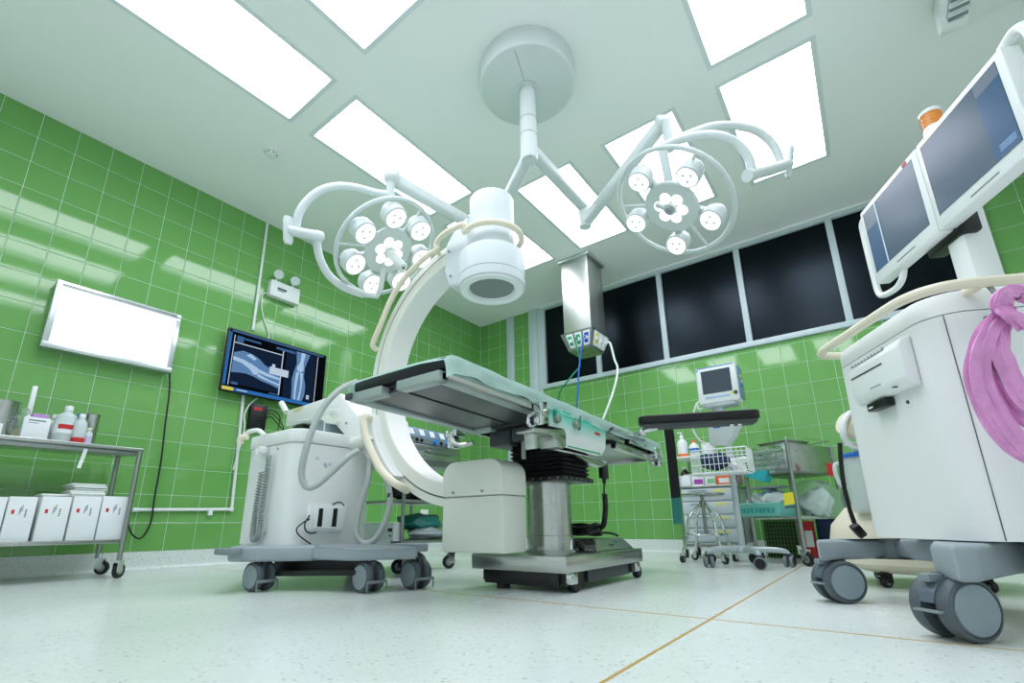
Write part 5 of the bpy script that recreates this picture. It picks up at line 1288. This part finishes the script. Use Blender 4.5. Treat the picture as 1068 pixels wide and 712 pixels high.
part('power_lead', T([at(876, 462, D=2.12), at(877, 480, D=2.1), at(880, 505, D=2.08), (at(886, 530, D=2.06)), at(891, 545, D=2.05)], .009), BLACK, t)
pg = at(895, 553, D=2.03)
part('plug', box(nb(), -.018, .018, -.018, .018, -.03, .03, .008, M=frame_z(pg, RI*.7-UP*.8)), BLACK, t)

# ================================================================== PATIENT MONITOR ON ITS ROLL STAND
ms = V((3.455, -1.34, 0))
t = thing('monitor_stand', 'grey five castor roll stand with wire basket, carrying the small patient monitor', 'stand', ms)
SILVER = mat('silver_paint', '#b9c4c8', .35, .3)
part('hub', lathe(nb(), [(0, .085), (.055, .085), (.06, .10), (.05, .125), (.028, .135), (0, .135)], 24, Matrix.Translation(ms)), SILVER, t)
for a in (4.0, 5.26, .23, 1.49, 2.75):
    e = ms+V((.27*math.cos(a), .27*math.sin(a), 0))
    lg = part('leg', T([ms+V((.03*math.cos(a), .03*math.sin(a), .105)), ms+V((.16*math.cos(a), .16*math.sin(a), .108)), ms+V((.245*math.cos(a), .245*math.sin(a), .10)), e+V((0, 0, .078))], lambda s: .021-.006*s, n=10), SILVER, t)
    twin(t, (e.x, e.y), a+1.1, .075, .022, .016, brake=None, disc=BLACK, top=.085)
    e2 = e
PST = at(768, 560, D=3.16); pz = .13
pole_top = .93
part('pole', Cy((ms.x, ms.y, .13), (ms.x, ms.y, .98), .021, n=18), SILVER, t)
# wire basket
bx_ = at(753, 478, D=3.05); BL_, BR_ = at(726, 480, D=3.12), at(783, 478, D=3.06)
wd_ = .36; dp_ = .20; zt_ = at(753, 463, D=3.1).z; zb_ = at(753, 489, D=3.1).z
bc0 = V((ms.x-.03, ms.y-.12, 0))
wr = nb()
def wire(a, b): tube(wr, [a, b], .0022, n=5, sm=False)
cs = [(bc0.x-wd_/2, bc0.y-dp_/2), (bc0.x+wd_/2, bc0.y-dp_/2), (bc0.x+wd_/2, bc0.y+dp_/2), (bc0.x-wd_/2, bc0.y+dp_/2)]
for k in range(4):
    a, b = V((*cs[k], 0)), V((*cs[(k+1) % 4], 0)); n = 12 if k % 2 == 0 else 7
    for z in (zt_, zt_-(zt_-zb_)*.33, zt_-(zt_-zb_)*.66, zb_): wire(a+V((0, 0, z)), b+V((0, 0, z)))
    for i in range(n): p = a.lerp(b, i/n); wire(p+V((0, 0, zb_)), p+V((0, 0, zt_)))
for i in range(1, 12): wire(V((cs[0][0]+wd_*i/12, cs[0][1], zb_)), V((cs[0][0]+wd_*i/12, cs[2][1], zb_)))
part('basket', wr, WHITE, t, kind='stuff')
part('basket_rim', T([V((*c, zt_)) for c in cs], .004, closed=True, sm=False, n=6), WHITE, t)
part('basket_bracket', B(ms.x-.03, ms.x+.03, ms.y-.03, ms.y+.03, zb_+.02, zt_-.02, .004), SILVER, t)
solo('pressure_cuff', blob(nb(), (bc0.x-.05, bc0.y-.02, zb_+.075), (.10, .055, .06), 41, .2), NAVY, 'navy blood pressure cuff rolled up in the wire basket', 'cuff')
solo('white_cloth', blob(nb(), (bc0.x+.10, bc0.y-.02, zb_+.05), (.055, .05, .05), 43, .25), TOWEL, 'crumpled white cloth in the wire basket beside the navy cuff', 'cloth')
solo('sheet_of_paper', prism(nb(), [V((bc0.x-.24, bc0.y-.12, zb_-.012)), V((bc0.x+.17, bc0.y-.12, zb_-.012)), V((bc0.x+.17, bc0.y+.08, zb_-.012)), V((bc0.x-.18, bc0.y+.08, zb_-.012))], (0, 0, .006), .001), PAPER, 'white sheet sticking out under the wire basket', 'sheet')
# infusion bag hung on the pole
ib = [at(x, y, D=3.12) for x, y in ((738, 442), (767, 442), (764, 455), (757, 464), (740, 464))]
t2 = thing('document_pouch', 'white plastic pouch hanging on the roll stand under the patient monitor', 'pouch', ib[0])
part('pouch', prism(nb(), ib, (.02, .05, 0), .004), mat('milky_film', '#dfe8ea', .35, trans=.3), t2)
part('blue_mark', prism(nb(), [at(x, y, D=3.115) for x, y in ((744, 444), (751, 443.5), (751, 446), (744, 446.5))], (0, -.002, 0)), BLUE, t2)
# the monitor
t = thing('patient_monitor', 'small white patient monitor with a dark screen, on the roll stand', 'monitor', (3.33, -1.3, .93))
YM = -1.42
fc = [at(x, y, Y=YM) for x, y in ((725, 385.5), (765.7, 376), (768, 417), (727, 422.6))]
zT = (fc[0].z+fc[1].z)/2; zB_ = (fc[2].z+fc[3].z)/2; xL, xR = fc[0].x, fc[1].x
part('housing', B(xL, xR, YM, YM+.13, zB_, zT, .012, 3), WHITE, t)
part('back_housing', B(xL+.02, xR+.012, YM+.03, YM+.16, zB_+.02, zT-.015, .01), mat('blue_grey_trim', '#6f93a6', .4), t)
w_, h_ = xR-xL, zT-zB_
part('screen', B(xL+w_*.13, xL+w_*.86, YM-.002, YM+.004, zB_+h_*.26, zT-h_*.12), mat('monitor_glass', '#1d2730', .12, emit='#5f7382', estr=.28), t)
part('blue_trim', B(xL+.01, xR-.01, YM-.001, YM+.02, zT-.012, zT-.004, .002), BLUE, t)
part('key_strip', B(xL+w_*.17, xL+w_*.8, YM-.002, YM, zB_+h_*.13, zB_+h_*.18), mat('pale_blue_key', '#9fc0e0', .4), t)
part('yellow_key', B(xL+w_*.82, xL+w_*.88, YM-.0025, YM, zB_+h_*.17, zB_+h_*.22), YELLOW, t)
part('dial', lathe(nb(), [(0, 0), (.014, 0), (.013, .012), (0, .012)], 16, frame_z((xL+w_*.93, YM, zB_+h_*.2), (0, -1, 0))), INK, t)
part('mark', B(xL+.006, xL+.016, YM-.001, YM, zT-.03, zT-.015), BLUE, t)
for k, mm in enumerate((YELLOW, WHITE, BLUE)):
    part('side_socket', lathe(nb(), [(0, 0), (.011, 0), (.011, .008), (0, .008)], 12, frame_z((xR+.012, YM+.07+.02*(k % 2), zB_+h_*(.65-.12*k)), (1, 0, 0))), mm, t)
part('base_plate', B(xL+.03, xR-.03, YM+.01, YM+.13, zB_-.025, zB_+.004, .006), SILVER, t)
part('mount', Cy((ms.x-.02, YM+.08, zB_-.10), (ms.x-.03, YM+.08, zB_-.02), .03, .045, n=16), SILVER, t)
part('grip', T([(xL+.02, YM+.06, zB_-.004), (xL-.02, YM+.05, zB_-.02), (xL-.025, YM+.05, zB_+.03), (xL+.005, YM+.05, zB_+.05)], .006), WHITE, t)
solo('white_cable', T([at(x, y, D=3.2) for x, y in ((727, 420), (723, 432), (722, 445), (728, 457), (736, 463))], .007), WHITE, 'white lead looping from the patient monitor down to the basket', 'cable')
solo('grey_cable', T([at(x, y, D=3.2) for x, y in ((777, 424), (777, 436), (773, 446), (768, 452))], .008), CABLEGREY, 'grey lead looping behind the arm board at the patient monitor', 'cable')

# ================================================================== STOOL
st = V((3.16, -1.08, 0))
t = thing('stool', 'steel stool with round seat on bent tube legs and castors', 'stool', st)
zs2 = .505
part('seat', lathe(nb(), [(0, zs2-.02), (.15, zs2-.02), (.165, zs2-.012), (.165, zs2-.004), (.155, zs2), (0, zs2-.004)], 36, Matrix.Translation(st)), STEEL, t)
part('screw_post', Cy(st+V((0, 0, .20)), st+V((0, 0, zs2-.02)), .014, n=12), STEELD, t)
part('collar', Cy(st+V((0, 0, .40)), st+V((0, 0, .45)), .026, n=14), STEELD, t)
for k in range(4):
    a = .75+k*PI/2
    d = V((math.cos(a), math.sin(a), 0))
    part('leg', T([st+d*.015+V((0, 0, .43)), st+d*.09+V((0, 0, .37)), st+d*.135+V((0, 0, .30)), st+d*.15+V((0, 0, .20)), st+d*.19+V((0, 0, .10)), st+d*.205+V((0, 0, .07))], .0105, n=10), CHROME, t)
    caster1(t, (st+d*.205)[:2], .05, a+.6, CHROME, .075)
part('foot_ring', torus(nb(), .153, .006, Matrix.Translation(st+V((0, 0, .2))), 36, 6), CHROME, t)

# ================================================================== MEDICINE CART AT THE BACK WALL
DX0, DX1, DY0, DY1 = 2.86, 3.36, -.72, -.30
t = thing('medicine_cart', 'grey drawer cart with raised shelf at the back wall, behind the stool', 'cart', (3.11, -.5, 0))
part('cabinet', B(DX0+.03, DX1-.02, DY0+.01, DY1, .12, .575, .006), mat('cart_grey', '#b7c2c7', .4), t)
part('work_top', B(DX0, DX1, DY0-.01, DY1, .575, .595, .004), STEEL, t)
nz_ = 4
for k in range(nz_):
    z0_ = .135+k*.11
    d_ = part('drawer', B(DX0+.035, DX1-.025, DY0-.006, DY0+.01, z0_, z0_+.103, .004), mat('drawer_grey', '#c3ced3', .4), t)
    part('label', B(DX0+.30, DX0+.40, DY0-.0075, DY0-.006, z0_+.07, z0_+.092), mat('pale_yellow_label', '#dfe08a', .6), d_)
    part('pull', B(DX0+.1, DX0+.25, DY0-.016, DY0-.006, z0_+.085, z0_+.094, .002), SILVER, d_)
for x in (DX0+.012, DX1-.012):
    part('post', T([(x, DY0+.01, .06), (x, DY0+.01, .86)], .012, n=8), STEELD, t); part('post', T([(x, DY1-.02, .06), (x, DY1-.02, .86)], .012, n=8), STEELD, t)
part('upper_shelf', B(DX0-.01, DX1-.2, DY0+.0, DY1-.1, .842, .856, .003), WHITE, t)
part('bottom_rail', B(DX0+.01, DX1-.01, DY0+.0, DY0+.02, .09, .115, .003), STEELD, t)
for x, y in ((DX0+.02, DY0+.03), (DX1-.02, DY0+.03), (DX0+.02, DY1-.03), (DX1-.02, DY1-.03)): caster1(t, (x, y), .07, 1.9, CHROME, .1)
# glove and dressing cartons on the work top
gl = [(.0, .105, PAPER, 'white'), (.11, .105, PURPLE, 'white and purple'), (.22, .09, GREENC, 'white and pale green'), (.315, .11, ORANGEP, 'orange'), (.43, .065, PINKC, 'pink')]
for k, (dx, wv, mm, nm_) in enumerate(gl):
    x0_ = DX0+.015+dx; t = thing('small_carton', nm_+' carton in the row on the drawer cart behind the stool', 'box', (x0_+wv/2, -.66, .596), 0, 'small cartons on the drawer cart')
    part('carton', B(x0_, x0_+wv-.004, -.692, -.55, .596, .69+.012*((k*7) % 3)/2, .002), PAPER if k < 3 else mm, t)
    part('band', B(x0_+.02, x0_+wv-.01, -.6932, -.692, .61, .65), mm if k < 3 else PAPER, t)
X_ = -.62
c_ = at(713, 477, Y=X_); pb_ = bottle('pump_bottle', 'white pump bottle with an orange band on the upper shelf', V((c_.x, X_, .857)), .045, .20, WHITE, .4, WHITE, (.03, .15), ORANGEP, .35)
part('pump', T([V((c_.x, X_, 1.05)), V((c_.x, X_, 1.085)), V((c_.x-.035, X_, 1.088))], .007, n=8, sm=False), WHITE, pb_)
c_ = at(724, 477, Y=-.6); bottle('white_bottle', 'white bottle with orange cap and blue label on the upper shelf', V((c_.x+.01, -.6, .857)), .043, .15, WHITE, .35, ORANGEP, (.25, .5), BLUE, .32)
c_ = at(733, 477, Y=-.6); t = pot('white_tub', 'plain white tub on the upper shelf right of the two bottles', 'tub', V((c_.x+.045, -.55, .857)), .06, .115, WHITE)
c_ = at(708, 497, Y=-.6); bottle('dark_bottle', 'dark bottle with green label under the upper shelf', V((c_.x+.035, -.52, .596)), .04, .19, mat('dark_brown_glass', '#2a2420', .2), .5, WHITE, (.2, .5), GREENC, .4)
# ================================================================== STEEL DRESSING TROLLEY
th = math.radians(22)
KT = V((3.80, -1.15, 0))
TM = Matrix.Translation(KT) @ Matrix.Rotation(th-PI/2+PI/2, 4, 'Z')    # x to the right/back of the near corner is -; see below
r_d = V((math.sin(PI/2-th)*0+.45, .893, 0)).normalized(); l_d = V((-r_d.y, r_d.x, 0))
TL = Matrix(((l_d.x, r_d.x, 0, KT.x), (l_d.y, r_d.y, 0, KT.y), (0, 0, 1, 0), (0, 0, 0, 1)))   # x to the left, y to the right
LW, LD = .36, .52
t = thing('dressing_trolley', 'stainless dressing trolley with steel tray box on top, right of the roll stand', 'trolley', KT+(l_d*LW+r_d*LD)*.5)
ZA, ZB2, ZC = .632, .83, .325
for x, y in ((0, 0), (LW, 0), (0, LD), (LW, LD)):
    part('post', T([TL @ V((x, y, .1)), TL @ V((x, y, ZB2+.005))], .013, n=10), STEELD, t); caster1(t, (TL @ V((x, y, 0)))[:2], .09, 5.6, CHROME, .14)
part('tray_floor', B(0, LW, 0, LD, ZA-.012, ZA, .003, M=TL), STEELD, t)
part('tray_panel', B(.012, LW-.012, -.005, .003, ZA, ZB2, .002, M=TL), CHROME, t)
part('tray_panel', B(-.005, .003, .012, LD-.012, ZA, ZB2, .002, M=TL), STEEL, t)
part('tray_panel', B(LW-.003, LW+.005, .012, LD-.012, ZA, ZB2, .002, M=TL), STEELD, t)
part('tray_panel', B(.012, LW-.012, LD-.003, LD+.005, ZA, ZB2, .002, M=TL), STEELD, t)
part('shelf', B(-.005, LW+.005, -.005, LD+.005, ZC-.02, ZC, .003, M=TL), STEEL, t)
part('guard_rail', T([TL @ V(p) for p in ((0, 0, ZB2), (0, 0, ZB2+.045), (0, LD, ZB2+.045), (LW, LD, ZB2+.045), (LW, LD, ZB2))], .004, n=6, sm=False), CHROME, t)
bs = TL @ V((.20, .2, ZB2+.0)); tt = thing('steel_tray', 'shallow steel tray on top of the dressing trolley', 'tray', bs)
part('dish', B(.03, LW-.1, .06, .3, ZB2-.03, ZB2+.03, .008, M=TL), STEELD, tt); part('rim', B(.02, LW-.09, .05, .31, ZB2+.026, ZB2+.034, .003, M=TL), STEEL, tt)
ba = [TL @ V(p) for p in ((.02, -.02, ZA+.17), (LW-.04, -.02, ZA+.14), (LW-.03, -.02, ZA+.02), (.06, -.02, ZA+.02))]
solo('instrument_pouch', grid_sheet(nb(), lambda a, b: TL @ V((.03+a*(LW-.06), -.014-.008*math.sin(a*17+b*9)-.006*math.sin(b*23), ZA+.02+b*.15)), 20, 14, .002), FILM, 'clear crinkled pouch clipped to the front of the trolley box', 'pouch')
# basket on the lower shelf
c0 = TL @ V((.31, .03, ZC))
tt = thing('teal_basket', 'open teal plastic basket on the trolley shelf', 'basket', TL @ V((.29, .12, ZC)))
bm = nb(); bx0_, bx1_, by0_, by1_ = .12, .47, -.03, .26
def bring(z, e): return [TL @ V((x, y, z)) for x, y in rrect(bx0_-e, bx1_+e, by0_-e, by1_+e, .03, 3)]
rs = [[bm.verts.new(p) for p in bring(z, e)] for z, e in ((ZC+.002, -.02), (ZC+.075, 0), (ZC+.095, .006), (ZC+.095, 0.0), (ZC+.078, -.006), (ZC+.008, -.026))]
for a, b in zip(rs, rs[1:]):
    for k in range(len(a)): bm.faces.new((a[k], a[(k+1) % len(a)], b[(k+1) % len(a)], b[k]))
bm.faces.new(rs[0][::-1]); bm.faces.new(rs[-1]); part('shell', bm, TEALP, tt)
sl = nb()
for k in range(9):
    x = bx0_+.03+k*.034; box(sl, x, x+.018, by0_-.012, by0_-.009+.004, ZC+.025, ZC+.06, M=TL)
part('slots', sl, mat('teal_dark', '#3a9d97', .5), tt)
part('rim', T(bring(ZC+.093, .006), .005, closed=True, sm=False, n=6), TEALP, tt)
for k, (x, y, z, sx) in enumerate(((.2, .06, .12, .07), (.33, .08, .115, .075), (.27, .15, .15, .08), (.40, .1, .10, .05))):
    p = TL @ V((x, y, ZC+z)); solo('packed_syringe_bag', blob(nb(), p, (sx, .05, .05), 50+k, .28), FROST if k != 2 else mat('pale_blue_pack', '#a9cbdc', .5), ['right', 'left', 'middle upper', 'far left'][k]+' clear wrapped pack heaped in the teal basket', 'pack', 'wrapped packs in the teal basket')
p = TL @ V((.27, .15, ZC+.20)); solo('storage_lid', B(.18, .40, .05, .22, ZC+.205, ZC+.222, .006, M=TL), GREY, 'flat grey lid lying on the packs in the teal basket', 'lid')
# clear bag with yellow label
tt = thing('clear_bag', 'big clear plastic bag with a yellow label on the trolley shelf', 'bag', TL @ V((.1, .3, ZC)))
part('film', blob(nb(), TL @ V((.06, .33, ZC+.115)), (.16, .15, .15), 61, .14), FILM, tt)
part('contents', blob(nb(), TL @ V((.06, .34, ZC+.09)), (.10, .10, .10), 62, .2), mat('pale_packs', '#cfdcd6', .6), tt)
yl = [at(x, y, D=3.17) for x, y in ((817, 514), (827, 513), (829, 525), (818, 527))]
part('label', prism(nb(), yl, (0, .003, 0)), YELLOW, tt, label='yellow label'); part('print', prism(nb(), [at(x, y, D=3.168) for x, y in ((819, 528), (829, 527), (829, 529), (819, 530))], (0, .002, 0)), INK, tt)
solo('bag_strip', prism(nb(), [at(x, y, D=3.2) for x, y in ((845, 520), (849, 519), (851, 527), (847, 528))], (0, .004, 0)), PURPLE, 'small purple tag on the clear bag', 'tag') if False else None
# cyan tray hanging behind the post, red tag
solo('cyan_tray', prism(nb(), [at(x, y, D=3.5) for x, y in ((773, 492), (800, 490), (797, 503), (793, 502), (776, 496))], (.03, .08, 0), .004), CYANP, 'cyan plastic tray poking out below the dressing trolley top', 'tray')
solo('red_folder', prism(nb(), [at(x, y, D=3.3) for x, y in ((861, 482), (872, 485), (867, 497), (863, 495))], (.01, .03, 0), .003), RED, 'red plastic folder hanging on the right side of the dressing trolley', 'folder')
# things on the floor behind the trolley
gx0, gx1 = at(800, 578, Y=-.42).x, at(838, 578, Y=-.42).x
tt = thing('green_crate', 'dark green mesh crate on the floor under the dressing trolley', 'crate', ((gx0+gx1)/2, -.3, 0))
part('liner', B(gx0+.006, gx1-.006, -.412, -.16, .01, .29, .004), mat('dark_liner', '#26381f', .7), tt)
gm = nb()
for k in range(12): x = gx0+(gx1-gx0)*k/11; box(gm, x-.003, x+.003, -.424, -.416, .004, .30)
for k in range(10): z = .006+.032*k; box(gm, gx0, gx1, -.422, -.414, z, z+.006)
part('mesh_front', gm, GREENCRATE, tt, kind='stuff'); part('rim', B(gx0-.006, gx1+.006, -.428, -.15, .292, .308, .004), GREENCRATE, tt)
ra = at(845, 584, Y=-.62); rb_ = at(858, 584, Y=-.62)
tt = thing('red_bin', 'red sharps box with white label on the floor behind the trolley castor', 'box', ((ra.x+rb_.x)/2, -.5, 0))
rx0, rx1 = at(838, 584, Y=-.60).x, at(853, 584, Y=-.60).x
part('case', B(rx0, rx1, -.60, -.44, .001, at(842, 546, Y=-.60).z, .008), RED, tt); part('label', B(rx0+.04, rx1-.004, -.602, -.60, .10, .22), PAPER, tt)
part('lid', B(rx0-.006, rx1+.006, -.606, -.434, at(842, 546, Y=-.60).z, at(842, 546, Y=-.60).z+.02, .005), RED, tt)
nx0, nx1 = at(853, 560, Y=-.5).x, at(878, 560, Y=-.5).x
tt = thing('navy_box', 'dark navy box under the right side of the dressing trolley', 'box', ((nx0+nx1)/2, -.4, 0))
part('case', B(nx0, nx1, -.50, -.25, .001, at(860, 541, Y=-.5).z, .01), NAVY, tt); part('lid', B(nx0-.005, nx1+.005, -.505, -.245, at(860, 541, Y=-.5).z, at(860, 541, Y=-.5).z+.015, .005), BLACK, tt)
wb_ = at(777, 584, Z=0); wc = V((3.33, -.82, 0))
tt = pot('white_bucket', 'small white bucket on the floor behind the roll stand', 'bucket', wc, .085, .11, WHITE)
part('rim', lathe(nb(), [(.086, .105), (.092, .105), (.092, .113), (.086, .113)], 28, Matrix.Translation(wc)), WHITE, tt)
